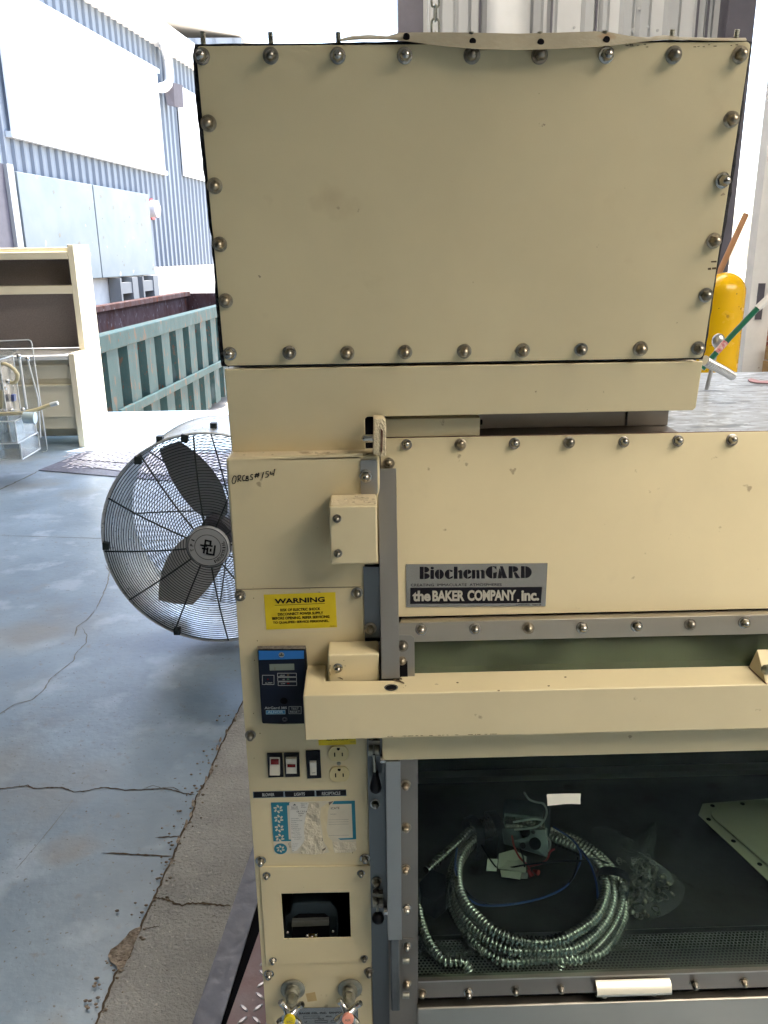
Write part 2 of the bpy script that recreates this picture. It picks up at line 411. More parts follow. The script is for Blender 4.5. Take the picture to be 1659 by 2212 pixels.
for (x, y), w in (((1420, 900), 22), ((1380, 1050), 26), ((1345, 1110), 22), ((1262, 1265), 22), ((1245, 1340), 20), ((1215, 1400), 22), ((1540, 700), 18), ((1165, 1500), 26), ((1120, 1640), 22), ((1480, 800), 18), ((1440, 850), 16), ((1300, 1195), 18)):
    q = []
    for k in range(9):
        t = 2*math.pi*k/9; rr = w*random.uniform(.5, 1.1)
        q.append((x+rr*math.cos(t)*.55-rr*.2*math.sin(t), y+rr*math.sin(t)*1.3))
    sp.poly(zpoly(z3(q), .0064+random.uniform(0, .001)))
sp.build("spalled_patches", M_spall, kind='structure')

gr_ = MB(); random.seed(17)
for k in range(150):
    i = random.randrange(1, len(strip_left)-3); u = random.random(); A_ = onZ(*strip_left[i]); B_ = onZ(*strip_left[i+1]); P = A_.lerp(B_, u)
    r_ = random.uniform(.0012, .0045); P += Vector((random.gauss(-.012, .02), random.gauss(0, .02), .004+r_*.4)); gr_.sphere(P, r_, 6, 4, (1.3, .9, .6))
gr_.build("loose_grit", M_spall, kind='stuff')
# dock leveler at the door, seen left of the fan
t = thing("dock_leveler", onZ(250, 1010), "grey steel dock leveler plate set into the floor at the big doorway", "dock leveler")
MB().prism(zpoly([(83, 1016), (187, 974), (560, 985), (560, 1054), (254, 1030)], .004), (0, 0, .003)).build("frame", M_ledge, t)
MB().prism(zpoly([(150, 1003), (162, 995), (275, 1003), (520, 1022), (520, 1040), (270, 1019)], .009), (0, 0, .003)).build("lip", M_checker, t)
MB().prism(zpoly([(166, 993), (212, 972), (560, 985), (560, 1022), (280, 1001)], .009), (0, 0, .004)).build("deck_plate", M_checker, t)
b = MB()
for i in range(44):
    for j in range(14):
        P = Vector((-2.55+i*.055, 6.02+j*.055, .0135))
        if P.x < -2.35+(P.y-6.35)*-.35 or P.y < 6.22-(P.x+2.3)*.02: continue
        rosette(b, P, R(45) if (i+j) % 2 else R(-45), .05, .016, .003)
b.build("tread_bars", M_bar, t)

# ---------------------------------------------------------------- own building
RY0, RY1 = -8.0, 7.85
ROOFL = [(1.0, 7.2, -3.3, .9), (-2.6, 2.6, 5.0, 6.5)]      # added unseen translucent panels, letting warm light down over cabinet and doorway
cb = MB()
(ax0, ax1, ay0, ay1), (bx0_, bx1_, by0, by1) = ROOFL
for q in ((-7, 8, RY0, ay0), (-7, ax0, ay0, ay1), (ax1, 8, ay0, ay1), (-7, 8, ay1, by0), (-7, bx0_, by0, by1), (bx1_, 8, by0, by1), (-7, 8, by1, RY1)): cb.box(q[0], q[1], q[2], q[3], 4.9, 5.0)
cb.build("ceiling", M_roof, kind='structure')
M_rl = bpy.data.materials.new("added_warm_roof_light"); M_rl.use_nodes = True  # warm tint chosen to colour the light through the added panels
_n = M_rl.node_tree.nodes; _n.clear(); _o = _n.new('ShaderNodeOutputMaterial'); _t = _n.new('ShaderNodeBsdfTranslucent'); _t.inputs[0].default_value = (.88, .80, .66, 1)
M_rl.node_tree.links.new(_t.outputs[0], _o.inputs[0])
for (q0_, q1_, q2_, q3_) in ROOFL:
    MB().poly([(q0_, q2_, 4.95), (q1_, q2_, 4.95), (q1_, q3_, 4.95), (q0_, q3_, 4.95)]).build("added_roof_light", M_rl, kind='structure')
M_inleft = mat("dark_inside_wall", (.20, .19, .18), .85)  # dark colour set to cut light bounced from the left
MB().box(.74, .86, -3.3, .98, 2.62, 4.89).build("added_light_blocker", M_inleft, kind='structure')  # unseen board added to shade the cabinet's upper left
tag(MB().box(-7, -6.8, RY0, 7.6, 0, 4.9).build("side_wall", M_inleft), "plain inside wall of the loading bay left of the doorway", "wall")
tag(MB().box(7.8, 8, RY0, 7.6, 0, 4.9).build("side_wall", M_inwall), "plain inside wall of the loading bay far to the right", "wall")
tag(MB().box(-6.8, 7.8, RY0, RY0+.2, 0, 4.9).build("end_wall", M_inwall), "plain inside wall of the loading bay behind the camera", "wall")
Wy = 7.6
xp = lambda x, y, Y: onY(x, y, Y).x
pA0, pA1 = xp(858, 40, Wy), xp(911, 40, Wy)
pB0, pB1 = xp(1553, 40, Wy), xp(1611, 40, Wy)
wroot = thing("bay_wall", ((pA1+pB0)/2, Wy, 0), "white ribbed metal wall between two dark posts above the cabinet", "wall")
b = MB().box(pA1, pB0, Wy, Wy+.2, 0, 4.3)
b.build("wall_sheet", M_wallw, wroot)
b = MB()
for x0, x1 in ((955, 977), (990, 1010), (1040, 1052), (1150, 1166), (1189, 1196), (1262, 1280), (1300, 1308), (1345, 1362), (1380, 1398), (1440, 1462), (1506, 1518), (1526, 1533)):
    b.prism([(xp(x0, 40, Wy), Wy-.035, 0), (xp(x1, 40, Wy), Wy-.035, 0), (xp(x1, 40, Wy)+.03, Wy-.002, 0), (xp(x0, 40, Wy)-.03, Wy-.002, 0)], (0, 0, 4.3))
b.build("ribs", M_wallr, wroot)
b = MB()
for x0 in (1033, 1187, 1283, 1500, 1522):
    b.box(xp(x0, 40, Wy), xp(x0+4, 40, Wy), Wy-.05, Wy-.036, 0, 4.3)
b.build("seam_trim", M_post, wroot)
rw = [(1388, 62), (1367, 66), (1401, 66)]
b = MB()
for x, y in ((1366, 65), (1400, 59), (1240, 60), (1380, 20), (1420, 66)):
    b.lathe(onY(x, y, Wy-.036), (0, -1, 0), [(.012, 0), (.012, .006), (.004, .009)], 8)
b.build("rivet", M_wallr, wroot)
tag(MB().cyl((xp(1098, 40, 7.35), 7.35, 0), (xp(1098, 40, 7.35), 7.35, 4.9), .17, 24).build("round_duct", M_wallw), "wide white round pipe running up the ribbed wall", "pipe")
MB().box(-7, pA0, Wy, Wy+.25, 3.75, 4.9).build("door_header", M_inwall, kind='structure')
MB().box(pA0, 8, Wy, Wy+.25, 4.3, 4.9).build("door_header_right", M_inwall, kind='structure').name = "door_header"
for k, (x0, x1, lb) in enumerate(((pA0, pA1, "dark steel door post right of the big bright opening"), (pB0, pB1, "dark steel door post at the far right of the ribbed wall"))):
    b = MB().box(x0, x1, 7.42, 7.44, 0, 4.3).box(x0, x1, 7.62, 7.64, 0, 4.3).box(x0+(x1-x0)*.45, x0+(x1-x0)*.55, 7.441, 7.619, 0, 4.3)
    b.box(x0, x0+.012, 7.441, 7.6, 0, 4.3)
    tag(b.build("steel_post", M_post, bevel=.004), lb, "post", "dark steel door posts")
MB().box(-7, xp(-60, 500, Wy)-1.2, Wy, Wy+.25, 0, 4.9).build("door_wall", M_inwall, kind='structure')
# hoist chain + thin cord
def torus_link(mb, c, L, w, r, rot):
    pts = []
    for k in range(20):
        q = 2*math.pi*k/20; a = w/2*math.cos(q); z = (L/2-w/2)*(1 if math.sin(q) > 0 else -1)*(1 if abs(math.sin(q)) > 1e-6 else 0)+w/2*math.sin(q)
        pts.append(Vector(c)+Vector((a*math.cos(rot), a*math.sin(rot), z)))
    mb.tube(pts, r, 6, closed=True)
b = MB(); c0 = onY(940, 60, 5.2); zz = 4.9
k = 0
while zz > 1.9:
    torus_link(b, (c0.x, c0.y, zz), .082, .044, .0068, R(12) if k % 2 == 0 else R(98)); zz -= .067; k += 1
tag(b.build("hoist_chain", M_dullmetal), "steel link chain hanging in front of the white wall", "chain")
c1 = onY(926, 40, 7.3)
tag(MB().cyl((c1.x, c1.y, 4.3), (c1.x, c1.y, .6), .012, 8).build("pull_cord", M_wallr), "thin grey pull cord hanging beside the dark post", "cord")
# white jamb, brick wall, crate, bollard
t = thing("door_jamb", onY(1610, 800, 7.2), "white painted door jamb with a dark latch plate beside the brick wall", "door frame")
jx0 = xp(1601, 807, 7.2)
MB().box(jx0, jx0+.19, 7.2, 7.34, 0, 4.3).build("jamb_board", M_jamb, t, bevel=.004)
MB().box(jx0+.06, jx0+.115, 7.185, 7.199, onY(1640, 690, 7.2).z, onY(1640, 612, 7.2).z).build("latch_plate", M_post, t)
M_brick = bpy.data.materials.new("red_brick"); M_brick.use_nodes = True
_n = M_brick.node_tree.nodes; _l = M_brick.node_tree.links
_b = _n.new('ShaderNodeTexBrick'); _b.inputs['Color1'].default_value = (.28, .075, .04, 1); _b.inputs['Color2'].default_value = (.17, .05, .03, 1)
_b.inputs['Mortar'].default_value = (.33, .29, .24, 1); _b.inputs['Scale'].default_value = 4.2; _b.inputs['Mortar Size'].default_value = .025
_t = _n.new('ShaderNodeTexCoord'); _m = _n.new('ShaderNodeMapping'); _m.inputs['Rotation'].default_value = (R(90), 0, 0)
_l.new(_t.outputs['Object'], _m.inputs[0]); _l.new(_m.outputs[0], _b.inputs[0]); _l.new(_b.outputs[0], _n['Principled BSDF'].inputs['Base Color'])
tag(MB().box(jx0+.52, 8, 7.9, 8.1, 0, 4.3).build("brick_wall", M_brick), "red brick wall behind the white door jamb", "wall")
M_wood = mat("brown_plank", (.36, .22, .09), .6, col2=(.24, .13, .05), vscale=5, stretch=(.3, 1, 6))
t = thing("plank_stack", (jx0+.7, 7.0, 0), "stack of brown wooden planks at the far right beside the jamb", "planks")
b = MB()
for k in range(6):
    b.box(jx0+.12+.01*(k % 3), jx0+1.5, 6.55+.01*(k % 2), 7.1, .02+k*.125, .135+k*.125)
b.build("plank_layers", M_wood, t, bevel=.006)
M_boll = mat("bollard_yellow", (.72, .42, .004), .22, vary=.04, vscale=5, bump=.1, bscale=12, spots=[(12, .64, (.42, .22, .01), .03), (30, .68, (.10, .06, .01), .02)])
bt = onY(1569, 588, 4.3); br = onY(1612, 680, 4.3).x-onY(1569, 680, 4.3).x
prof = [(br, 0), (br, bt.z-br*.95)]+[(br*math.cos(R(a)), bt.z-br*.95+br*.95*math.sin(R(a))) for a in (12, 25, 38, 52, 65, 77, 86)]
tag(MB().lathe((bt.x, bt.y, 0), (0, 0, 1), prof, 28).build("bollard", M_boll), "yellow dome topped bollard with scuffs behind the cabinet", "bollard")
p0 = onY(1612, 462, 4.75); p1 = onY(1556, 584, 4.75); dn = (p1-p0); foot = p0+dn*(p0.z/(-dn.z))
M_stick = mat("broom_wood", (.40, .20, .09), .5, vary=.12, vscale=20, stretch=(1, 1, .1))
tag(MB().tube([p0, p0+dn*.01, foot], .016, 10).build("broom_handle", M_stick), "slanting brown wooden pole behind the yellow bollard", "pole")

# ---------------------------------------------------------------- warehouse across the yard
fa = R(7.9)
FF = Fr((-8, 0, 0), ex=(math.sin(fa), math.cos(fa), 0), en=(math.cos(fa), -math.sin(fa), 0))
zb = FF.px(318, 576).z; zt = FF.px(300, 78).z
w = thing("warehouse", (-8+.14*18, 18, -1.2), "blue grey ribbed metal warehouse with big white wall panels across the yard", "building")
A0, A1 = 6.0, 46.0
MB().prism([FF.p(A0, zb, 0), FF.p(A1, zb, 0), FF.p(A1, zt, 0), FF.p(A0, zt, 0)], FF.en*-6).build("wall", M_clad, w)
b = MB(); a = A0
while a < A1:
    b.prism([FF.p(a, zb, .002), FF.p(a+.035, zb, .045), FF.p(a+.085, zb, .045), FF.p(a+.12, zb, .002)], (0, 0, zt-zb)); a += .305
b.build("ribs", M_cladsh, w)
MB().prism([FF.p(A0, -1.2, .02), FF.p(A1, -1.2, .02), FF.p(A1, zb-.01, .02), FF.p(A0, zb-.01, .02)], FF.en*-5.9).build("base_wall", M_conc, w)
za = zt; zf = FF.px(396, 103).z
MB().prism([FF.p(A0, za, .3), FF.p(A1, za, .3), FF.p(A1, max(zf, za+.5), .3), FF.p(A0, max(zf, za+.5), .3)], FF.en*-6.6).build("fascia", M_panelw, w)
def wquad(pts): return [(x/3.024, y/3.024) for x, y in pts]
def fpanel(x0, x1, ya_pt, yb_pt, d, m, name, th=.04):
    """rect on the facade between columns at pixel x0 / x1 (with y), heights from two pixels"""
    a0 = FF.uv(*x0)[0]; a1 = FF.uv(*x1)[0]; b1 = FF.uv(*ya_pt)[1]; b0 = FF.uv(*yb_pt)[1]
    return MB().prism([FF.p(a0, b0, d), FF.p(a1, b0, d), FF.p(a1, b1, d), FF.p(a0, b1, d)], FF.en*-th).build(name, m, w), (a0, a1, b0, b1)
p_, q_ = fpanel((10, 240), (340, 270), (332, 159), (200, 331), .10, M_panelw, "wall_panel")
b = MB()
for sx, sy in ((90, 150), (172, 260)):
    a = FF.uv(sx, sy)[0]; b = MB().prism([FF.p(a-.012, q_[2], .108), FF.p(a+.012, q_[2], .108), FF.p(a+.012, q_[3], .108), FF.p(a-.012, q_[3], .108)], FF.en*-.007); b.build("panel_seam", M_trim, w)
MB().prism([FF.p(q_[0]-.1, q_[2]-.10, .13), FF.p(q_[1]+.1, q_[2]-.10, .13), FF.p(q_[1]+.1, q_[2]-.005, .13), FF.p(q_[0]-.1, q_[2]-.005, .13)], FF.en*-.12).build("panel_sill", M_trim, w)
MB().prism([FF.p(q_[0]-.1, q_[3]+.005, .13), FF.p(q_[1]+.1, q_[3]+.005, .13), FF.p(q_[1]+.1, q_[3]+.10, .13), FF.p(q_[0]-.1, q_[3]+.10, .13)], FF.en*-.12).build("panel_head", M_trim, w)
MB().prism([FF.p(FF.uv(384, 300)[0], q_[2], .10), FF.p(40, q_[2], .10), FF.p(40, q_[3], .10), FF.p(FF.uv(384, 300)[0], q_[3], .10)], FF.en*-.04).build("wall_panel", M_panelw, w)
zs0 = FF.uv(317, 593)[1]; zs1 = FF.uv(180, 400)[1]
aL, aM, aR = FF.uv(18, 440)[0], FF.uv(186, 480)[0], FF.uv(308, 500)[0]
MB().prism([FF.p(aL, zs0, .22), FF.p(aM-.02, zs0, .22), FF.p(aM-.02, zs1, .22), FF.p(aL, zs1, .22)], FF.en*-.08).build("metal_sheet", M_sheet, w, bevel=.01)
MB().prism([FF.p(aM+.02, zs0, .22), FF.p(aR, zs0, .22), FF.p(aR, zs1, .22), FF.p(aM+.02, zs1, .22)], FF.en*-.08).build("metal_sheet", M_sheet, w, bevel=.01)
MB().prism([FF.p(aL-3, zs0-1, .14), FF.p(aL-.25, zs0-1, .14), FF.p(aL-.25, zs1+.1, .14), FF.p(aL-3, zs1+.1, .14)], FF.en*-.1).build("dark_door", M_post, w)
MB().prism([FF.p(aL-.24, zs0-1, .2), FF.p(aL-.04, zs0-1, .2), FF.p(aL-.04, zs1+.1, .2), FF.p(aL-.24, zs1+.1, .2)], FF.en*-.16).build("door_frame", M_wallr, w)
b = MB(); random.seed(31)
for k in range(26):
    a_ = random.uniform(aL+.1, aR-.1); z_ = random.uniform(zs0+.1, zs1-.1); s_ = random.uniform(.02, .07)
    b.prism([FF.p(a_, z_, .2225), FF.p(a_+s_, z_+s_*.4, .2225), FF.p(a_+s_*1.5, z_-s_*.6, .2225), FF.p(a_+s_*.3, z_-s_, .2225)], FF.en*-.002)
o_ = b.build("rust_spots", M_hair, w); o_['kind'] = 'stuff'
for x in (252, 300):
    a = FF.uv(x, 610)[0]; b = MB()
    z1_ = zs0-.02; z0_ = zs0-.75
    b.prism([FF.p(a-.42, z1_-.33, .3), FF.p(a+.1, z1_-.33, .3), FF.p(a+.1, z1_-.10, .3), FF.p(a-.42, z1_-.10, .3)], FF.en*-.26)
    b.prism([FF.p(a+.1, z0_, .32), FF.p(a+.4, z0_, .32), FF.p(a+.4, z1_, .32), FF.p(a+.1, z1_, .32)], FF.en*-.28)
    b.prism([FF.p(a-.5, z0_, .30), FF.p(a-.42, z0_, .30), FF.p(a-.42, z1_, .30), FF.p(a-.5, z1_, .30)], FF.en*-.26)
    b.build("dock_bumper", M_dkrub, w)
P = [FF.px(352, 88, .35), FF.px(356, 104, .3), FF.px(361, 125, .2), FF.px(365, 165, .2), FF.px(364, 180, .22), FF.px(357, 188, .3), FF.px(348, 190, .4)]
MB().tube(P, .11, 10).build("downpipe", M_panelw, w)
c = FF.px(366, 200, .2)
MB().prism([c+Vector((-.12, -.2, .2)), c+Vector((.14, -.1, .2)), c+Vector((.1, .0, -.3)), c+Vector((-.05, -.1, -.3))], (.16, .3, 0)).build("wall_lamp", M_post, w)
c = FF.px(326, 452, .05); b = MB().lathe(c, FF.en, [(.19, 0), (.19, .16), (.12, .2)], 18); b.build("alarm_bell", mat("bell_white", (.7, .66, .66), .4), w)
MB().lathe(FF.px(326, 452, 0.0), FF.en, [(.24, 0), (.24, .045)], 18).build("bell_back", mat("bell_red", (.55, .05, .06), .4), w)
# far building above the eave
w2 = thing("far_building", onY(420, 60, 42).xyz*1, "distant grey ribbed building with pale fascia above the warehouse roof", "building")
Y2 = 42; w2.location.z = -1.2
v0 = onY(300, 95, Y2); v1 = onY(520, 62, Y2); v2 = onY(330, 55, Y2)
MB().box(v0.x-6, v1.x, Y2, Y2+10, -1.2, v1.z-.35).build("wall", mat("far_wall", (.17, .20, .25), .6), w2)
b = MB()
for k in range(16):
    x = v1.x-.4-k*.9; b.box(x, x+.12, Y2-.1, Y2-.002, -1.2, v1.z-.4)
b.build("ribs", M_cladsh, w2)
b = MB().prism([(v0.x-6, Y2-.8, v1.z+1.5), (v1.x+.3, Y2-.8, v1.z-.35), (v1.x+.3, Y2-.8, v1.z+.15), (v0.x-6, Y2-.8, v1.z+2.0)], (0, 11, 0))
b.build("fascia", mat("far_fascia", (.50, .46, .40), .6), w2)
# standpipe valve with red hand wheel
c = onY(361, 606, 23)
t = thing("pipe_valve", (c.x, c.y, -1.2), "red and dark pipe valve standing behind the green container", "valve")
MB().tube([(c.x, c.y, -1.2), (c.x, c.y, c.z)], .09, 10).cyl((c.x-.02, c.y, c.z), (c.x-.02, c.y, c.z+.22), .06, 8).build("standpipe", M_dkrub, t)
MB().cyl((c.x-.2, c.y-.05, c.z-.1), (c.x+.24, c.y-.05, c.z-.16), .085, 10).sphere((c.x-.05, c.y-.08, c.z-.07), .13, 10, 7).build("valve_body", mat("valve_red", (.45, .04, .03), .4), t)
MB().tube([(c.x-.02+.09*math.cos(q*.785), c.y+.09*math.sin(q*.785), c.z+.22) for q in range(8)], .015, 6, closed=True).build("hand_wheel", M_dkrub, t)

# ---------------------------------------------------------------- roll-off container in the truck well
M_tealp = mat("worn_teal_paint", (.010, .034, .037), .65, spec=.2, col2=(.022, .049, .052), vscale=3.5, bump=.15, bscale=30,
              spots=[(7, .60, (.06, .04, .028), .04), (2.2, .62, (.045, .068, .075), .1), (22, .66, (.07, .024, .012), .02), (60, .64, (.055, .04, .03), .03)], stretch=(1.5, 1.5, .6))
M_rust = mat("rusty_inside", (.045, .018, .013), .85, spec=.15, col2=(.075, .05, .052), vscale=3, bump=.3, bscale=20,
             spots=[(9, .62, (.14, .13, .14), .08), (2.5, .6, (.08, .025, .012), .1)], stretch=(1.5, 1.5, .7))
zr = onY(220, 723, 10).z
r0 = onZ(220, 723, zr); r1 = onZ(461, 662, zr)
ex = Vector((r1.x-r0.x, r1.y-r0.y, 0)).normalized()
FD = Fr((r0.x, r0.y, 0), ex=ex, en=(ex.y, -ex.x, 0))
D0 = -1.6; D1 = 12.4
t = thing("open_container", FD.p(5, -1.2, -1), "rusty teal open top container with ribbed sides in the truck well", "container")
b = MB()
b.prism([FD.p(D0, -1.0, -.10), FD.p(D1, -1.0, -.10), FD.p(D1, zr-.05, -.10), FD.p(D0, zr-.05, -.10)], FD.en*-.03)
b.prism([FD.p(D0, -1.0, -2.4), FD.p(D1, -1.0, -2.4), FD.p(D1, zr-.05, -2.4), FD.p(D0, zr-.05, -2.4)], FD.en*-.04)
b.prism([FD.p(D1, -1.0, -.13), FD.p(D1, -1.0, -2.44), FD.p(D1, zr-.05, -2.44), FD.p(D1, zr-.05, -.13)], FD.ex*.05)
b.prism([FD.p(D0, -1.0, -.13), FD.p(D0, -1.0, -2.40), FD.p(D0, zr-.05, -2.40), FD.p(D0, zr-.05, -.13)], FD.ex*.05)
b.prism([FD.p(D0, -1.0, -.14), FD.p(D1, -1.0, -.14), FD.p(D1, -1.0, -2.39), FD.p(D0, -1.0, -2.39)], (0, 0, .04))
b.build("shell", M_rust, t)
b = MB(); a = D0+.1
while a < D1-.3:   # outer corrugations
    b.prism([FD.p(a, -1.0, -.098), FD.p(a+.06, -1.0, .03), FD.p(a+.44, -1.0, .03), FD.p(a+.50, -1.0, -.098)], (0, 0, zr-.14+1.0)); a += .72
b.prism([FD.p(D0, -1.0, -.0979), FD.p(D1, -1.0, -.0979), FD.p(D1, zr-.12, -.0979), FD.p(D0, zr-.12, -.0979)], FD.en*.004)
b.build("corrugated_side", M_tealp, t)
MB().prism([FD.p(D0, zr-.20, .045), FD.p(D1, zr-.20, .045), FD.p(D1, zr, .045), FD.p(D0, zr, .045)], FD.en*-.17).build("top_rail", M_tealp, t, bevel=.015)
MB().prism([FD.p(D0, zr-.12, -2.30), FD.p(D1, zr-.12, -2.30), FD.p(D1, zr, -2.30), FD.p(D0, zr, -2.30)], FD.en*-.17).build("top_rail", M_rust, t, bevel=.015)
zl0 = FD.uv(281, 879)[1]; zl1 = FD.uv(455, 803)[1]; al0 = FD.uv(281, 879)[0]; al1 = FD.uv(455, 803)[0]
MB().prism([FD.p(al0-.5, zl0-.06, .07), FD.p(D1, zl1-.06, .07), FD.p(D1, zl1+.05, .07), FD.p(al0-.5, zl0+.05, .07)], FD.en*-.06).build("side_rail", M_tealp, t, bevel=.01)

# ---------------------------------------------------------------- office hutch desk
M_off = mat("office_cream", (.66, .61, .47), .5, vary=.03, vscale=3)
M_fab = mat("grey_brown_tackboard", (.24, .21, .215), .9, vary=.12, vscale=120, bump=.3, bscale=300)
hx, hy = onZ(184, 966).x, onZ(184, 966).y
def hz(x, y): return onY(x, y, hy).z
ht = hz(158, 527); hd = hz(165, 770)
t = thing("hutch_desk", (hx-.75, hy+.3, 0), "cream office desk with open hutch shelves and drawers at the doorway", "desk")
HX0 = hx-1.75
MB().prism([(hx, hy, 0), (hx, hy+.72, 0), (hx, hy+.72, ht), (hx, hy+.30, ht), (hx, hy+.30, hd+.02), (hx, hy, hd+.02)][::1], (-.05, 0, 0)).build("side_panel", M_off, t, bevel=.004)
MB().box(HX0, HX0+.05, hy, hy+.72, 0, ht).build("side_panel", M_off, t)
MB().box(HX0+.052, hx-.052, hy+.02, hy+.70, hd-.03, hd+.005).build("desk_top", mat("desk_top_white", (.66, .66, .66), .35), t, bevel=.004)
zsh = hz(160, 628)
MB().box(HX0+.052, hx-.052, hy+.32, hy+.66, zsh, zsh+.03).box(HX0+.052, hx-.052, hy+.31, hy+.33, zsh-.035, zsh+.032).build("shelf", M_off, t)
MB().box(HX0+.052, hx-.052, hy+.33, hy+.68, ht-.10, ht-.02).box(HX0+.052, hx-.052, hy+.30, hy+.328, ht-.115, ht-.055).build("top_shelf", M_off, t, bevel=.006)
MB().box(HX0+.052, hx-.052, hy+.64, hy+.66, hd+.01, ht-.11).build("tackboard", M_fab, t)
zd1 = hz(170, 787); zd2 = hz(170, 823); zd3 = hz(170, 905); zd4 = hz(170, 915)
dx0 = hx-.95
MB().box(dx0, hx-.053, hy+.10, hy+.66, zd4-.06, hd-.032).build("drawer_case", M_off, t)
for z0_, z1_ in ((zd2+.012, zd1-.01), (zd3+.005, zd2-.035)):
    f = MB().box(dx0+.01, hx-.07, hy+.07, hy+.098, z0_, z1_).build("drawer_front", M_off, t, bevel=.004)
    MB().box(dx0+.02, hx-.08, hy+.055, hy+.069, z1_-.02, z1_-.004).build("pull", M_off, f)
MB().box(HX0+.06, hx-.06, hy+.30, hy+.34, .04, .16).build("stretcher", M_off, t)

# ---------------------------------------------------------------- clear acrylic apparatus
AY = 5.9
def ap(x, y, dy=0.0): return onY(x, y, AY+dy)
t = thing("acrylic_apparatus", onZ(60, 1000), "clear acrylic box apparatus with tubes and hoses standing before the desk", "apparatus")
def zz_(x, y): return (x/6.048, 713.2+y/6.048)
b = MB()
pl = [(-300, 150), (20, 140), (370, 125), (400, 140), (415, 175), (620, 1560), (600, 1590), (560, 1590), (-300, 1500)]
b.prism([ap(*zz_(*q), .25) for q in pl], (0, .012, 0))
b.build("back_panel", M_acryl, t)
b = MB()
for seg in ([(-300, 145), (20, 140), (370, 125), (400, 140), (415, 175), (620, 1560), (600, 1590), (560, 1590)],):
    b.tube([ap(*zz_(*q), .25) for q in seg], .004, 6)
b.build("panel_edge", M_acedge, t)
def apbox(c0, c1, d0, d1, nm):
    """open acrylic box from pixel corners of its front"""
    x0, z1_ = ap(*zz_(*c0), d0).x, ap(*zz_(*c0), d0).z; x1, z0_ = ap(*zz_(*c1), d0).x, ap(*zz_(*c1), d0).z
    z0_ = max(z0_, .003); y0 = AY+d0; y1 = AY+d1; bb = MB(); g = .008
    bb.box(x0, x1, y0, y0+g, z0_, z1_).box(x0, x1, y1-g, y1, z0_, z1_).box(x0, x0+g, y0+g, y1-g, z0_, z1_).box(x1-g, x1, y0+g, y1-g, z0_, z1_).box(x0+g, x1-g, y0+g, y1-g, z0_, z0_+g)
    o = bb.build(nm, M_acryl, t); e = MB()
    for (xa, ya) in ((x0, y0), (x1, y0), (x1, y1), (x0, y1)): e.cyl((xa, ya, z0_), (xa, ya, z1_), .005, 6)
    for zq in (z0_, z1_):
        for (pa, pb) in (((x0, y0), (x1, y0)), ((x1, y0), (x1, y1)), ((x1, y1), (x0, y1))): e.cyl((*pa, zq), (*pb, zq), .005, 6)
    e.build("edge_strip", M_acedge, o); return o
apbox((-250, 390), (150, 1480), -.02, .22, "upper_box")
apbox((-250, 1200), (230, 1480), -.25, .1, "tray")
apbox((-250, 1470), (290, 1690), -.12, .22, "base_box")
M_hose = mat("yellowed_hose", (.62, .54, .33), .35)
hz_ = [(-60, 560), (-20, 470), (20, 440), (70, 440), (130, 470), (190, 520), (230, 580), (228, 640), (200, 680), (160, 690), (120, 670)]
MB().tube([ap(*zz_(*q), .05) for q in hz_], .014, 10).build("hose", M_hose, t)
MB().tube([ap(*zz_(*q), -.1) for q in [(-60, 1100), (100, 1090), (320, 1080), (480, 1040), (660, 975)]], .014, 10).build("hose", M_hose, t)
MB().cyl(ap(*zz_(660, 975), -.1), ap(*zz_(755, 950), -.1), .016, 10).build("hose_tip", M_acedge, t)
MB().cyl(ap(*zz_(-60, 1130), -.15), ap(*zz_(465, 1145), -.15), .045, 16).build("clear_tube", M_acryl, t)
MB().cyl(ap(*zz_(315, 1140), -.15), ap(*zz_(462, 1146), -.15), .040, 16).build("tube_end", mat("pale_blue_end", (.55, .68, .74), .3), t)
MB().tube([ap(*zz_(*q), .0) for q in [(10, 780), (20, 900), (15, 1020)]], .014, 8).build("hose", M_hose, t)
MB().prism([ap(*zz_(*q), .1) for q in [(30, 700), (90, 740), (140, 1040), (90, 1045)]], (0, .04, 0)).build("bracket", M_post, t)
MB().prism([ap(*zz_(*q), .06) for q in [(140, 840), (185, 850), (185, 930), (150, 935)]], (0, .04, 0)).build("connector", mat("navy_connector", (.04, .06, .2), .4), t)
b = MB()
for q in ((40, 710), (100, 670), (60, 760), (150, 1050), (245, 345), (360, 375), (300, 1040), (50, 1060)): MB().sphere(ap(*zz_(*q), .02), .017, 8, 6).build("fitting", M_chrome, t)
MB().tube([ap(*zz_(*q), .23) for q in [(360, 375), (420, 600), (480, 820), (500, 900), (530, 1400)]], .006, 6).tube([ap(*zz_(*q), .23) for q in [(250, 340), (300, 700), (350, 1030)]], .009, 6).build("rod", M_acedge, t)
MB().prism([ap(*zz_(*q), -.02) for q in [(-250, 300), (60, 260), (225, 240), (210, 275), (20, 385), (-250, 390)]], (0, .012, 0)).build("lid", M_acryl, t)

# ---------------------------------------------------------------- drum fan
FY = 3.02
hubc = onY(458, 1183, FY)
rad = (onY(458, 1171, FY)-onY(221, 1171, FY)).length
cz = rad+.012; fc = Vector((hubc.x, FY, onY(458, 1170, FY).z))
t = thing("drum_fan", (fc.x, FY+.18, 0), "large black wire guard drum fan standing on the floor left of the cabinet", "fan")
fyaw = R(2.5); ax = Vector((math.sin(fyaw), math.cos(fyaw), 0)); fu = Vector((math.cos(fyaw), -math.sin(fyaw), 0)); fz = Vector((0, 0, 1))
DEP = .37
def fp(r, ang, d): return fc+fu*(r*math.cos(ang))+fz*(r*math.sin(ang))+ax*d
b = MB(); N = 72
prof = [(rad, .012), (rad+.006, .0), (rad+.010, .006), (rad+.004, .02), (rad+.003, DEP-.02), (rad+.009, DEP-.006), (rad+.003, DEP), (rad-.001, DEP-.006), (rad-.001, .012)]
b.lathe(fc, ax, prof, N, cap=False)
b.build("drum", M_fandrum, t)
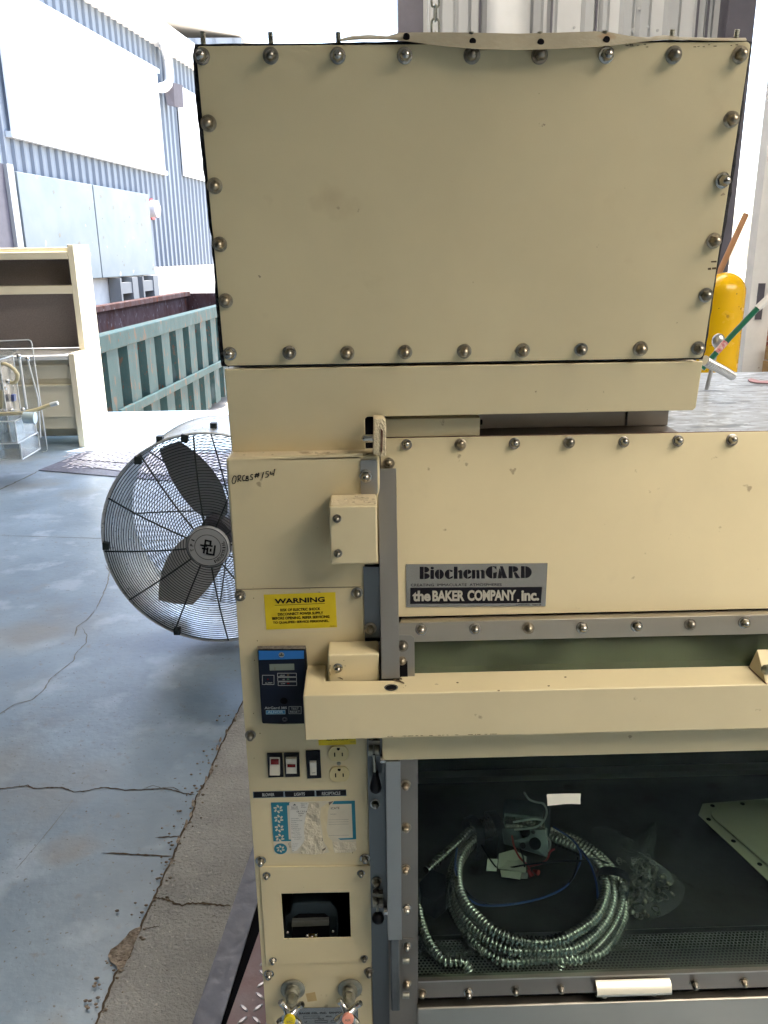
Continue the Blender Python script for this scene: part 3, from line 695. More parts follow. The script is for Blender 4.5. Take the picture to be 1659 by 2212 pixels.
def guard(d_rim, d_hub, nring, rmin, name, nspoke, mcol, off=0):
    b = MB(); rh = rmin
    for k in range(nring):
        r = rh+(rad-.004-rh)*k/(nring-1); u = (r-rh)/(rad-rh)
        d = d_rim+(d_hub-d_rim)*(1-u*u)
        b.tube([fp(r, 2*math.pi*i/N, d) for i in range(N)], .0016, 5, closed=True)
    for k in range(nspoke):
        a = off+2*math.pi*k/nspoke; P = []
        for i in range(9):
            u = i/8; r = rh+(rad-rh)*u; P.append(fp(r, a, d_rim+(d_hub-d_rim)*(1-u*u)+(-.004 if d_hub < d_rim else .004)))
        b.tube(P, .0033, 6)
    return b.build(name, mcol, t)
guard(.004, -.055, 33, .085, "front_guard", 12, M_fanblack, R(5))
guard(DEP-.004, DEP+.03, 33, .07, "rear_guard", 9, M_fanblack, R(20))
b = MB()
for a in (128, 182, 246, 200, 100, 60, 300): 
    if a in (200,): continue
    P0 = fp(rad-.006, R(a), -.006); q = MB(); q.prism([P0+fu*u_+fz*w_ for u_, w_ in ((-.013, -.016), (.013, -.016), (.016, .012), (-.010, .016))], ax*.02)
    q.build("guard_clip", M_fanblack, t, bevel=.003)
hb = fc+ax*-.058
b = MB().lathe(hb+ax*.012, -ax, [(.082, 0), (.082, .010), (.076, .016), (.0, .017)], 36, cap=False)
hubo = b.build("hub_badge", M_hub, t)
FH = Fr(hb-ax*.0055, ex=fu, en=-ax)
b = MB()
def ring(mb, fr, cx, cy, r0, r1, d, n=40, a0=0, a1=360):
    pa = [fr.p(cx+r0*math.cos(R(a0+(a1-a0)*i/n)), cy+r0*math.sin(R(a0+(a1-a0)*i/n)), d) for i in range(n+1)]
    pb = [fr.p(cx+r1*math.cos(R(a0+(a1-a0)*i/n)), cy+r1*math.sin(R(a0+(a1-a0)*i/n)), d) for i in range(n+1)]
    mb.add(pa+pb, [[i, i+1, n+1+i+1, n+1+i] for i in range(n)])
ring(b, FH, 0, 0, .0485, .0505, .0015); ring(b, FH, 0, 0, .0735, .0755, .0015)
def ring_text(mb, fr, s, r, a_start, a_step, h, d):
    for i, ch in enumerate(s):
        if ch == ' ': continue
        vs_, fs = text_verts(ch, .02); a = R(a_start-i*a_step); wch = h*(.35 if ch == 'I' else .72)
        ta = Vector((math.sin(a), -math.cos(a))); ra = Vector((math.cos(a), math.sin(a)))
        pts = [fr.p(*(ra*(r+(v-.5)*h)+ta*((u-.5)*wch)), d) for u, v in vs_]
        mb.add(pts, fs)
ring_text(b, FH, "TPI", .061, 190, 19, .013, .0015)
ring_text(b, FH, "INDUSTRIAL", .061, 292-0, -10.5, .013, .0015) if False else None
for i, ch in enumerate("INDUSTRIAL"):
    vs_, fs = text_verts(ch, .02); a = R(-68+i*9.5); h = .012; wch = h*(.35 if ch == 'I' else .72)
    ta = Vector((-math.sin(a), math.cos(a))); ra = Vector((math.cos(a), math.sin(a)))
    b.add([FH.p(*(ra*(.061-(v-.5)*h)+ta*((u-.5)*wch)), .0015) for u, v in vs_], fs)
def lbar(mb, fr, x0, y0, x1, y1, wd, d, rot=0, o=(0, 0)):
    p = Vector((x0, y0)); q = Vector((x1, y1)); n_ = (q-p).normalized(); m_ = Vector((-n_.y, n_.x))*wd/2
    pts = [p-n_*wd/2+m_, q+n_*wd/2+m_, q+n_*wd/2-m_, p-n_*wd/2-m_]; c_, s_ = math.cos(rot), math.sin(rot)
    mb.poly([fr.p(o[0]+c_*k.x-s_*k.y, o[1]+s_*k.x+c_*k.y, d) for k in pts])
lg = MB(); rt = R(-12)
for e in ((-.026, .004, -.006, .004), (-.018, -.008, -.004, -.008), (-.012, .024, -.012, -.024), (-.012, .026, .006, .026), (.008, .026, .008, .008), (-.012, .008, .008, .008),
          (.0, -.004, .0, -.026), (.0, -.026, .026, -.026), (.026, -.026, .026, .010), (.012, -.006, .012, -.012), (.012, .008, .014, .008)):
    lbar(b, FH, *e, .0068, .0016, rt)
b.build("lettering", M_ink, hubo)
b = MB()   # blades
for a0 in (108, 228, 348):
    P = []
    nseg = 10
    for i in range(nseg+1):
        r = .06+(rad-.028-.06)*i/nseg; sw = R(a0)+.16*(i/nseg); wd = (.11+.13*math.sin(math.pi*min(1, .12+i/nseg*.80)))/max(r, .10)*.9
        for s_ in (-1, 0, 1):
            P.append(fp(r, sw+s_*wd*.5, .16+s_*.055))
    fs = []
    for i in range(nseg):
        for k in range(2): fs.append([i*3+k, i*3+k+1, i*3+k+4, i*3+k+3])
    n0 = len(b.v)
    b.add(P, fs, True)
    b.add([p_+ax*.003 for p_ in P], [f[::-1] for f in fs], True)
b.build("blades", M_blade, t)
MB().lathe(fc+ax*.10, ax, [(.05, 0), (.07, .02), (.075, .2), (.05, .24)], 24).build("motor", M_post, t)
for a, d in ((118, .12), (88, .12), (65, .12)): b = MB().box(*(lambda P_: (P_.x-.012, P_.x+.012, P_.y-.015, P_.y+.015, P_.z-.004, P_.z+.02))(fp(rad+.002, R(a), d))); b.build("bracket", M_fanblack, t)

# ================================================================ BIOSAFETY CABINET
cab = thing("biosafety_cabinet", (.35, 1.5, 0), "cream and stainless laboratory safety cabinet with bolted front panels filling the foreground", "cabinet")
FC = Fr((0, 1.2, 0)); FB = lean(1.235, 1.2648, 7.3); FK = lean(1.25, 1.27, -12)
FL = Fr((0, 1.178, 0)); XR = 1.30; ZW = .293; YB = 1.79
def cbuild(mb, name, m, **k): return mb.build(name, m, k.pop('parent', cab), **k)

# acorn nut: washer, hexagon, dome, built once along +Z
def nut_mesh():
    b = MB()
    b.lathe((0, 0, 0), (0, 0, 1), [(.0100, 0), (.0105, .0006), (.0103, .0018), (.0085, .0022)], 22)
    b.lathe((0, 0, .0022), (0, 0, 1), [(.0066, 0), (.0077, .0006), (.0077, .0046), (.0070, .0056)], 6, smooth=False)
    b.lathe((0, 0, .0072), (0, 0, 1), [(.0066, 0), (.0065, .0026), (.0058, .0052), (.0043, .0074), (.0022, .0087), (.0004, .009)], 14)
    o = b.build("acorn_nut", M_nut); o.parent = cab; return o
nut0 = nut_mesh(); nut_used = [False]
NUTM = [nut0.data]  # darker, browner variants below hold dark reflections in their colour
for nm_, c_, r_ in (("nut_metal_dark", (.27, .25, .215), .30), ("nut_metal_brown_reflection", (.36, .31, .235), .34)):
    d_ = nut0.data.copy(); d_.materials.clear(); d_.materials.append(mat(nm_, c_, r_, 1.0, vary=.3, vscale=120)); NUTM.append(d_)
def nut(fr, x, y, d=0.0, s=1.0, name="acorn_nut"):
    o = nut0 if not nut_used[0] else nut0.copy()
    if nut_used[0]: COL.objects.link(o)
    nut_used[0] = True; o.parent = cab; o.data = random.choice(NUTM if fr is not FB else NUTM+NUTM[1:])
    P = fr.px(x, y, d)
    rot = fr.en.to_track_quat('Z', 'Y').to_matrix().to_4x4() @ Matrix.Rotation(random.uniform(0, 6.28), 4, 'Z') @ Matrix.Rotation(random.uniform(-.12, .12), 4, 'X')
    o.matrix_local = Matrix.Translation(P-wloc(cab)) @ rot @ Matrix.Diagonal((s, s, s*random.uniform(.92, 1.05), 1))
    return o

# ---- upper housing (leans towards the viewer at the top)
a0, b0 = FB.uv(484, 787); a1, b1 = FB.uv(1611, 94)
bx0, bx1 = -.2035, .4995
bt = FB.uv(1000, 95)[1]; bb = FB.uv(1000, 784)[1]; bc = FB.uv(1300, 890)[1]; bcl = FB.uv(600, 979)[1]
b = MB().prism([FB.p(bx0+.004, bb+.002, -.0075), FB.p(bx1-.004, bb+.002, -.0075), FB.p(bx1-.004, bt-.003, -.0075), FB.p(bx0+.004, bt-.003, -.0075)], (0, .42, 0))
cbuild(b, "housing_body", M_creamtop)
# jagged black gasket just behind the front panel
random.seed(11)
def jag(x0, z0, x1, z1, n, amp, nrm):
    out = []
    for i in range(n):
        u = i/n; v = (math.sin(u*9+z0*7)*.5+.5)*amp*.6+random.uniform(0, amp)*.4
        out.append((x0+(x1-x0)*u+nrm[0]*v, z0+(z1-z0)*u+nrm[1]*v))
    return out
g = jag(bx0-.001, bb, bx0-.002, bt+.002, 34, .0045, (-1, 0)) + jag(bx0, bt+.002, bx1, bt+.002, 40, .0022, (0, 1)) + jag(bx1+.001, bt, bx1+.001, bb, 34, .0045, (1, 0)) + jag(bx1, bb-.001, bx0, bb-.001, 30, .0006, (0, -1))
cbuild(MB().prism([FB.p(a, c, -.0032) for a, c in g], FB.en*-.004), "gasket", M_gasket)
pts = rrect_ab(FB, bx0+.0012, bb+.0015, bx1-.0012, bt, .006, .0)
fpn = cbuild(MB().prism(pts, FB.en*-.003), "front_panel", M_creamtop, bevel=.0008)
def nuts(fr, pts, d=0.0, s=1.0):
    for x, y in pts: nut(fr, x+random.uniform(-.8, .8), y+random.uniform(-.8, .8), d, s*random.uniform(.95, 1.04))
nuts(FB, [(437, 122), (584, 121), (730, 121), (875, 120), (1020, 119), (1165, 119), (1310, 118), (1454, 118), (1598, 118)], 0, 1.0)
nuts(FB, [(451, 266), (464, 402), (475, 527), (487, 649), (497, 763), (625, 762), (750, 762), (876, 760), (1003, 759), (1129, 757), (1255, 755), (1383, 753), (1507, 751)], 0, 1.0)
nuts(FB, [(1579, 258), (1560, 390), (1541, 520), (1524, 638)], 0, 1.0)
# scuffs beside right edge nuts
b = MB()
for x0, y0, x1, y1 in ((1536, 565, 1548, 566), (1529, 580, 1536, 582), (1538, 579, 1547, 581)):
    b.poly(quad(FB, [(x0, y0-1), (x1, y0-2), (x1, y1+1), (x0, y1+1)], .0004))
for k in range(16):
    x = random.choice((random.uniform(1350, 1400), random.uniform(1480, 1600))); y = random.uniform(94, 101)
    b.poly(quad(FB, [(x, y), (x+random.uniform(2, 9), y-.4), (x+random.uniform(2, 7), y+1.6), (x, y+1.4)], .0004))
cbuild(b, "scuff_mark", M_scratch, parent=fpn)
# bent flange along the top
def ribbon(mb, top, bot, dt, db, th=.0022):
    """strip bending out of the panel plane; dt/db = offsets along the frame normal"""
    n = len(top); T = [FB.px(x, y, d) for (x, y), d in zip(top, dt)]; B_ = [FB.px(x, y, d) for (x, y), d in zip(bot, db)]
    Mi = [(t+q)*.5+FB.en*.0015 for t, q in zip(T, B_)]
    o = Vector((0, th, th*.8)); V = T+Mi+B_+[q+o for q in T]+[q+o for q in Mi]+[q+o for q in B_]; fs = []
    for i in range(n-1):
        for r in (0, 1): fs.append([r*n+i, r*n+i+1, (r+1)*n+i+1, (r+1)*n+i]); fs.append([(r+3)*n+i, (r+4)*n+i, (r+4)*n+i+1, (r+3)*n+i+1])
        fs.append([i, 3*n+i, 3*n+i+1, i+1]); fs.append([2*n+i, 2*n+i+1, 5*n+i+1, 5*n+i])
    fs.append([0, n, 4*n, 3*n]); fs.append([n, 2*n, 5*n, 4*n]); fs.append([n-1, 4*n-1, 5*n-1, 2*n-1]); fs.append([2*n-1, 5*n-1, 6*n-1, 3*n-1])
    mb.add(V, fs, True)
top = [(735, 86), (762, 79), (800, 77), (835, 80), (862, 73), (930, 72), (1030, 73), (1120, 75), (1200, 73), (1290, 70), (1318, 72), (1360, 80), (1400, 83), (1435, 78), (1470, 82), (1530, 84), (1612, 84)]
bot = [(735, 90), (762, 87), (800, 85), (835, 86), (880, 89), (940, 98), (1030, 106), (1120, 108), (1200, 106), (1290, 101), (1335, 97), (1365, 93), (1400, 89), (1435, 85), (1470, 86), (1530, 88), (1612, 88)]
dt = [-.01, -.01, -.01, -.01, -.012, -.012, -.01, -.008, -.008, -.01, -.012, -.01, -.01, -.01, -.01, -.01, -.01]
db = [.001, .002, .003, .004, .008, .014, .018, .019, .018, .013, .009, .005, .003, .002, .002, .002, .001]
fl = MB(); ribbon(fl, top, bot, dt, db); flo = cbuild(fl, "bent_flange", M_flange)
b = MB()
for x, y, d in ((878, 79.5, .003), (1021, 90, .006), (1168, 91.5, .008), (1310, 86, .004)):
    c = FB.px(x, y, d); b.lathe(c+FB.en*.0, FB.en+Vector((0, 0, .5)), [(.0042, -.002), (.0042, .0015)], 14)
cbuild(b, "flange_hole", M_dark, parent=flo)
for x, y0, y1 in ((439, 68, 89), (585, 69, 89), (731, 69, 88), (1018, 68, 76), (1166, 68, 77), (1306, 66, 72), (1451, 64, 80), (1590, 64, 84)):
    P = FB.px(x, y1, -.012); L = (FB.px(x, y0, -.012)-P).length; b = MB()
    b.tube([P+FB.ez*(-.012+L*1.0*k/24+.012*k/24) for k in range(25)], .0035, 8, radf=lambda i: .0036 if i % 2 else .0029)
    cbuild(b, "stud", M_dullmetal)

# ---- L shaped collar under the housing
b = MB()
xl = FB.uv(789, 940)[0]; xr = FB.uv(1508, 850)[0]
pl = [(bx0, bcl+.004), (bx0+.004, bcl), (xl-.003, bcl), (xl, bcl+.003), (xl, FB.uv(789, 905)[1]), (xl+.003, FB.uv(789, 901)[1]), (bx1-.004, bc), (bx1, bc+.004), (bx1, bb-.0035), (bx0, bb-.0035)]
b.prism([FB.p(a, c, .0) for a, c in pl], FB.en*-.004)
cbuild(b, "collar_front", M_creamtop, bevel=.0015)
b = MB().prism([FB.p(bx0+.001, bcl+.002, -.0045), FB.p(xl-.001, bcl+.002, -.0045), FB.p(xl-.001, bb-.006, -.0045), FB.p(bx0+.001, bb-.006, -.0045)], (0, .45, 0))
b.prism([FB.p(xl, bc+.02, -.0045), FB.p(bx1-.001, bc+.02, -.0045), FB.p(bx1-.001, bb-.006, -.0045), FB.p(xl, bb-.006, -.0045)], (0, .38, 0))
cbuild(b, "collar_body", M_creamtop)
ZT = FK.px(1200, 941, 0).z
# dark duct wall and cream block in the gap under the collar
gx0 = xp(1037, 920, 1.33); gx1 = xp(1442, 915, 1.312)
cbuild(MB().box(xl-.01, gx1, 1.312, 1.72, ZT+.001, ZT+.13), "duct_box", M_steeldk)
gb = cbuild(MB().box(xp(826, 920, 1.258), xp(1037, 920, 1.258), 1.258, 1.308, ZT+.0005, onY(930, 904, 1.258).z), "cream_block", M_cream, bevel=.001)
cbuild(MB().cyl((xp(1037.5, 914, 1.27), 1.272, onY(1038, 912, 1.272).z), (xp(1042, 914, 1.27), 1.272, onY(1038, 912, 1.272).z), .004, 10), "block_screw", M_dark, parent=gb)
cbuild(MB().box(xp(1352, 915, 1.308), xp(1355, 915, 1.308), 1.308, 1.3115, ZT+.002, ZT+.12), "duct_seam", M_gasket)
# hinge ear at the left end of the canopy
b = MB().prism([onY(x, y, 1.185) for x, y in ((807, 905), (828, 905), (834, 912), (834, 985), (821, 987), (806, 981))], (0, .03, 0))
cbuild(b, "hinge_ear", M_creamdust, bevel=.0015)
cbuild(MB().prism([onY(x, y, 1.1835) for x, y in ((822, 925), (827, 931), (826, 972), (822, 985), (824, 955))], (0, .001, 0)), "ear_gasket", M_rubbrown)
c = onY(797, 947, 1.2); cbuild(MB().cyl(c+Vector((-.005, 0, 0)), c+Vector((.011, 0, 0)), .0062, 14).sphere(c+Vector((-.005, 0, 0)), .0062, 12, 8), "pivot_pin", M_chrome)
cbuild(MB().prism([onY(x, y, 1.243) for x, y in ((789, 901), (822, 901), (822, 983), (789, 983))], (0, .09, 0)), "pivot_recess", M_dark)

# ---- control column
zc = onY(485, 990, 1.2).z; cx0, cx1 = -.2075, xp(785, 1300, 1.2)
cxw = xp(820, 1010, 1.2)
MBc = MB().box(cx0, cx1, 1.2, 1.85, 0.0, zc)
MBc.box(cx1, cxw, 1.2, 1.85, onY(800, 1221, 1.2).z, zc)
cbuild(MBc, "column_body", M_cream, bevel=.004)
cbuild(MB().prism([(cx0+.006, 1.203, zc+.0006), (cxw-.004, 1.203, zc+.0006), (cxw-.004, 1.30, zc+.0006), (cx0+.006, 1.30, zc+.0006)], (0, 0, .0006)), "dust_layer", M_creamdust)
b = MB(); random.seed(5)
for k in range(26):
    x = random.choice((random.uniform(.0, .02), random.uniform(-.09, -.05), random.uniform(-.2, .02))); s_ = random.uniform(.0006, .002)
    P = Vector((x, random.uniform(1.203, 1.23), zc+.0012)); b.sphere(P, s_, 6, 4, (1.6, 1, .6))
for k in range(14):
    P = onZ(random.uniform(722, 812), random.uniform(1070, 1088), onY(760, 1093, 1.14).z+.001); b.sphere(P, random.uniform(.0006, .002), 6, 4, (1.6, 1, .7))
cbuild(b, "debris", mat("lint", (.45, .38, .26), .9))
# access panel with controls
ya = FC.uv(640, 1271)[1]; yb_ = FC.uv(640, 2113)[1]; px0 = FC.uv(508, 1285)[0]; px1 = FC.uv(785, 1300)[0]+.0005
acc = cbuild(MB().prism(rrect_ab(FC, cx0+.0005, yb_, px1-.001, ya, .005, .0024), (0, .0022, 0)), "access_panel", M_cream, bevel=.0006)
cbuild(MB().box(cx0+.002, px1-.004, 1.1990, 1.1997, ya+.0002, ya+.0011), "panel_gap", M_faint, parent=acc)
for x, y in ((519, 1286), (771, 1280), (541, 1587), (563, 1858), (788, 1853), (581, 2103), (797, 2098)): nut(FC, x, y, .0026, .88)
b = MB(); random.seed(9)
for x, y in ((547, 1291), (555, 1383), (549, 1425), (561, 1583), (547, 1540)):
    b.poly(quad(FC, [(x, y), (x+1.6, y+.3), (x+1.4, y+2.6), (x-.2, y+2)], .0029))
cbuild(b, "scuff_mark", M_scratch, parent=acc)
# handwriting
hw = MB()
def stroke(mb, pts, fr, d, r=.00042, tr=None):
    P = [fr.px(*(tr(x, y) if tr else (x, y)), d) for x, y in pts]
    Q = []
    for i in range(len(P)-1):
        for k in range(3): Q.append(P[i].lerp(P[i+1], k/3))
    Q.append(P[-1]); mb.tube(Q, r, 5)
T1 = lambda x, y: ((850+x/2.074)/1.8228, (1600+y/2.074)/1.8228)
for s_ in ([(150, 568), (138, 585), (132, 612), (138, 634), (155, 628), (165, 600), (165, 575), (152, 566)],
           [(182, 565), (180, 618)], [(176, 578), (190, 562), (203, 566), (200, 585), (184, 594), (206, 612)],
           [(236, 562), (222, 570), (216, 592), (225, 608), (240, 604)], [(250, 572), (244, 606)], [(246, 574), (262, 568), (264, 582), (248, 588), (268, 592), (264, 606), (244, 608)],
           [(304, 556), (288, 558), (282, 572), (300, 584), (298, 598), (276, 600)], [(330, 545), (322, 585)], [(348, 542), (342, 582)], [(316, 560), (358, 552)], [(314, 574), (356, 566)],
           [(390, 538), (376, 588)], [(432, 530), (412, 534), (408, 552), (424, 552), (430, 566), (420, 578), (404, 580)], [(446, 532), (446, 556), (476, 548)], [(480, 512), (472, 568)]):
    stroke(hw, s_, FC, .0004, .0007, T1)
cbuild(hw, "handwriting", M_ink)
# warning label
TW = lambda x, y: (493.7+x/5.040, 1261.8+y/5.040)
def tq(*p): return [TW(*q) for q in p]
DL = .0030
wl_ = cbuild(MB().prism(quad(FC, tq((383, 115), (1163, 88), (1182, 470), (412, 496)), DL), (0, .0004, 0)), "warning_label", M_yellow, label="yellow warning sticker")
b = MB()
put_text(b, "WARNING", FC, tq((500, 160), (1046, 138), (504, 216)), DL+.0004, bold=.035)
b.poly(quad(FC, tq((503, 229), (1050, 208), (1050, 212), (503, 233)), DL+.0004))
for s_, x0, x1, y0 in (("RISK OF ELECTRIC SHOCK", 563, 1000, 268), ("DISCONNECT POWER SUPPLY", 537, 1030, 314), ("BEFORE OPENING. REFER SERVICING", 476, 1098, 360), ("TO QUALIFIED SERVICE PERSONNEL.", 483, 1095, 407)):
    k = (x1-x0)*-.034
    put_text(b, s_, FC, tq((x0, y0), (x1, y0+k), (x0+1, y0+30)), DL+.0004, bold=.032)
put_text(b, "19650-1", FC, tq((1100, 452), (1168, 450), (1100, 464)), DL+.0004)
cbuild(b, "lettering", M_ink, parent=wl_)
# airflow monitor
mo = MB()
D2 = .019
mp = [FC.uv(*TW(x, y), D2) for x, y in ((312, 722), (577, 712), (838, 722), (870, 1100), (874, 1525), (600, 1532), (362, 1524), (335, 1100))]
mo.prism([FC.p(a, c, D2) for a, c in mp], (0, D2-.0026, 0)); moo = cbuild(mo, "airflow_monitor", M_black, bevel=.003)
def mquad(pts, m, nm, dd=.0002, th=.0002, par=None): return cbuild(MB().prism(quad(FC, tq(*pts), D2+dd+th), (0, th, 0)), nm, m, parent=par or moo)
mquad([(328, 728), (818, 728), (842, 1500), (372, 1500)], M_navy, "face")
mquad([(328, 726), (820, 724), (822, 812), (330, 826)], M_blue, "blue_band", .0005)
mquad([(445, 872), (714, 866), (717, 935), (449, 941)], M_lcd, "display_screen", .0005)
b = MB()
def outline(mb, x0, y0, x1, y1, w_, fr, d, T=TW, sk=0.0):
    q = lambda x, y: T(x, y-(x-x0)*sk)
    for (u0, v0, u1, v1) in ((x0, y0, x1, y0+w_), (x0, y1-w_, x1, y1), (x0, y0+w_, x0+w_, y1-w_), (x1-w_, y0+w_, x1, y1-w_)):
        mb.poly([fr.px(*q(*p_), d) for p_ in ((u0, v0), (u1, v0), (u1, v1), (u0, v1))])
DM = D2+.0008
for r_ in ((367, 990, 497, 1095), (532, 968, 740, 1010), (534, 1014, 742, 1058), (538, 1062, 744, 1106), (655, 1330, 792, 1413)): outline(b, *r_, 4, FC, DM)
put_text(b, "ALARM", FC, tq((398, 1070), (475, 1068), (398, 1084)), DM)
put_text(b, "HIGH", FC, tq((560, 987), (612, 986), (560, 1002)), DM); put_text(b, "OK", FC, tq((588, 1032), (614, 1031), (588, 1046)), DM); put_text(b, "LOW", FC, tq((572, 1076), (618, 1075), (572, 1090)), DM)
put_text(b, "TEST", FC, tq((680, 1344), (765, 1343), (680, 1368)), DM); put_text(b, "RESET", FC, tq((670, 1378), (778, 1376), (670, 1402)), DM)
put_text(b, "AirGard", FC, tq((392, 1334), (555, 1332), (392, 1362)), DM, .01); put_text(b, "385", FC, tq((570, 1334), (635, 1333), (570, 1360)), DM, .02)
cbuild(b, "lettering", M_greyprint, parent=moo)
al = mquad([(407, 1374), (617, 1370), (619, 1414), (409, 1419)], mat("logo_blue", (.02, .16, .33), .4), "logo_plate", .0005)
b = MB(); outline(b, 407, 1373, 618, 1416, 4, FC, DM+.0002); put_text(b, "ALNOR", FC, tq((424, 1381), (596, 1379), (424, 1408)), DM+.0002, .03); cbuild(b, "lettering", mat("logo_print", (.35, .50, .58), .5), parent=al)
for x, y, r_ in ((577, 768, .0048), (612, 1470, .0044)):
    c = FC.px(*TW(x, y), D2); s_ = cbuild(MB().lathe(c, (0, -1, 0), [(r_, 0), (r_*.9, .0014), (r_*.4, .0018)], 14), "screw", M_post if y > 1000 else M_dullmetal, parent=moo)
    cbuild(MB().box(c.x-r_*.7, c.x+r_*.7, c.y-.0022, c.y-.0015, c.z-.0005, c.z+.0005).box(c.x-.0005, c.x+.0005, c.y-.0022, c.y-.0015, c.z+.0006, c.z+r_*.7), "slot", M_dark, parent=moo)
b = MB().lathe(FC.px(*TW(603, 1270), D2+.0004), (0, -1, 0), [(.006, 0), (.006, .0004)], 16); cbuild(b, "sounder_hole", M_dark, parent=moo)
c = FC.px(*TW(427, 1037), D2+.0004); cbuild(MB().sphere(c, .0013, 8, 6), "indicator_light", M_red, parent=moo)
for x, y, m_ in ((648, 990, M_scratch), (648, 1034, mat("green_lens", (.01, .10, .05), .3)), (650, 1080, M_red)): cbuild(MB().sphere(FC.px(*TW(x, y), D2+.0004), .0013, 8, 6, (1.6, 1, 1)), "indicator_light", m_, parent=moo)
cbuild(MB().prism([onZ(x, y, FC.px(*TW(577, 712), D2).z+.0006) for x, y in ((558, 1402), (662, 1402), (660, 1395), (556, 1396))], (0, 0, .0006)), "dust_layer", mat("grey_dust", (.20, .18, .15), .95, vary=.3, vscale=200, bump=.8, bscale=300), parent=moo)
# outlets label + switches + receptacle
yl = cbuild(MB().prism(quad(FC, tq((968, 1600), (1383, 1585), (1388, 1745), (982, 1757)), DL), (0, .0004, 0)), "outlet_label", M_yellow, label="small yellow sticker over the outlets")
b = MB(); put_text(b, "ALL OUTLETS", FC, tq((1065, 1684), (1297, 1676), (1065, 1707)), DL+.0004, .02); put_text(b, "19650", FC, tq((1322, 1713), (1376, 1711), (1322, 1724)), DL+.0004)
cbuild(b, "lettering", M_ink, parent=yl)
T3 = lambda x, y: (521.2+x/5.040, 1590.9+y/5.040)
def t3(*p): return [T3(*q) for q in p]
def rocker(out, rk, lens, lensup, nm="rocker_switch"):
    fr_ = cbuild(MB().prism(quad(FC, t3(*out), .0060), (0, .0033, 0)), nm, M_black, bevel=.0008)
    (x0, y0), (x1, y1) = rk; q = [FC.uv(*T3(x, y), .0085) for x, y in ((x0, y0), (x1, y0+1), (x1+4, y1), (x0+4, y1))]
    ym = (y0+y1)/2; m1 = FC.uv(*T3(x0+2, ym), .0085); m2 = FC.uv(*T3(x1+2, ym), .0085)
    du, dm, dl = (.012, .0068, .0072) if lensup == 2 else (.0072, .0068, .012)
    V = [FC.p(*q[0], du), FC.p(*q[1], du), FC.p(*m2, dm), FC.p(*m1, dm), FC.p(*q[2], dl), FC.p(*q[3], dl)]
    W_ = [Vector((v.x, 1.2-.0055, v.z)) for v in V]
    b = MB().add(V+W_, [[0, 1, 2, 3], [3, 2, 4, 5], [0, 6, 7, 1], [1, 7, 8, 2], [2, 8, 10, 4], [4, 10, 11, 5], [5, 11, 9, 3], [3, 9, 6, 0]])
    ro = cbuild(b, "rocker", M_wplastic, parent=fr_, bevel=.0004)
    if lens:
        (u0, v0), (u1, v1) = lens
        dz = .0083 if lensup == 1 else .0088
        cbuild(MB().prism(quad(FC, t3((u0, v0), (u1, v0), (u1+1, v1), (u0+1, v1)), dz+.002), (0, .003, 0)), "lens", M_red, parent=fr_)
    return fr_
rocker([(278, 188), (445, 185), (460, 443), (295, 450)], ((307, 234), (418, 412)), ((320, 256), (407, 306)), 1)
rocker([(461, 185), (628, 182), (640, 440), (478, 445)], ((485, 231), (600, 411)), ((500, 314), (588, 336)), 2)
r3 = rocker([(700, 162), (857, 158), (872, 455), (718, 462)], ((744, 270), (816, 428)), None, 2, "toggle_switch")
b = MB(); put_text(b, "OFF", FC, t3((770, 390), (806, 389), (770, 404)), .0135); cbuild(b, "lettering", M_ink, parent=r3)
def outlet_face(cx, cy):
    a, c = FC.uv(*T3(cx, cy), .006); rx, rz = .0172, .0142; pts = []
    for k in range(40):
        t_ = 2*math.pi*k/40; x = rx*math.cos(t_); z = max(-rz, min(rz, rx*math.sin(t_))); pts.append(FC.p(a+x, c+z, .0062))
    return pts, a, c
rec = thing("x", (0, 0, 0), "x", "x"); bpy.data.objects.remove(rec)
for cx, cy in ((1058, 190), (1068, 415)):
    pts, a, c = outlet_face(cx, cy); o = cbuild(MB().prism(pts, (0, .0036, 0)), "receptacle", M_ivory, bevel=.0008)
    b = MB()
    for dx, h_ in ((-.0063, .0078), (.0063, .0066)): b.prism([FC.p(a+dx-.0010, c-h_/2-.001, .0065), FC.p(a+dx+.0010, c-h_/2-.001, .0065), FC.p(a+dx+.0010, c+h_/2-.001, .0065), FC.p(a+dx-.0010, c+h_/2-.001, .0065)], (0, .001, 0))
    b.prism([FC.p(a-.0026, c+.0115, .0065), FC.p(a-.0026, c+.0085, .0065), FC.p(a, c+.0066, .0065), FC.p(a+.0026, c+.0085, .0065), FC.p(a+.0026, c+.0115, .0065)], (0, .001, 0))
    cbuild(b, "slots", M_dark, parent=o)
cbuild(MB().lathe(FC.px(*T3(1062, 295), .003), (0, -1, 0), [(.0036, 0), (.003, .0014), (.001, .0018)], 12), "screw", M_dullmetal)
# legend strip
ls = cbuild(MB().prism(quad(FC, t3((125, 602), (1143, 577), (1147, 648), (130, 672)), .0033), (0, .0007, 0)), "legend_strip", M_plate)
b = MB()
for p_ in (((133, 608), (457, 600), (460, 658), (137, 666)), ((474, 600), (796, 592), (799, 650), (478, 658)), ((815, 592), (1138, 584), (1140, 642), (818, 650))): b.prism(quad(FC, t3(*p_), .0036), (0, .0002, 0))
cbuild(b, "black_tabs", M_ink, parent=ls)
b = MB()
for s_, p_ in (("BLOWER", ((229, 618), (360, 615), (229, 653))), ("LIGHTS", ((576, 612), (692, 609), (576, 647))), ("RECEPTACLE", ((878, 604), (1078, 599), (878, 640)))): put_text(b, s_, FC, t3(*p_), .0038, .025)
cbuild(b, "lettering", M_greyprint, parent=ls)
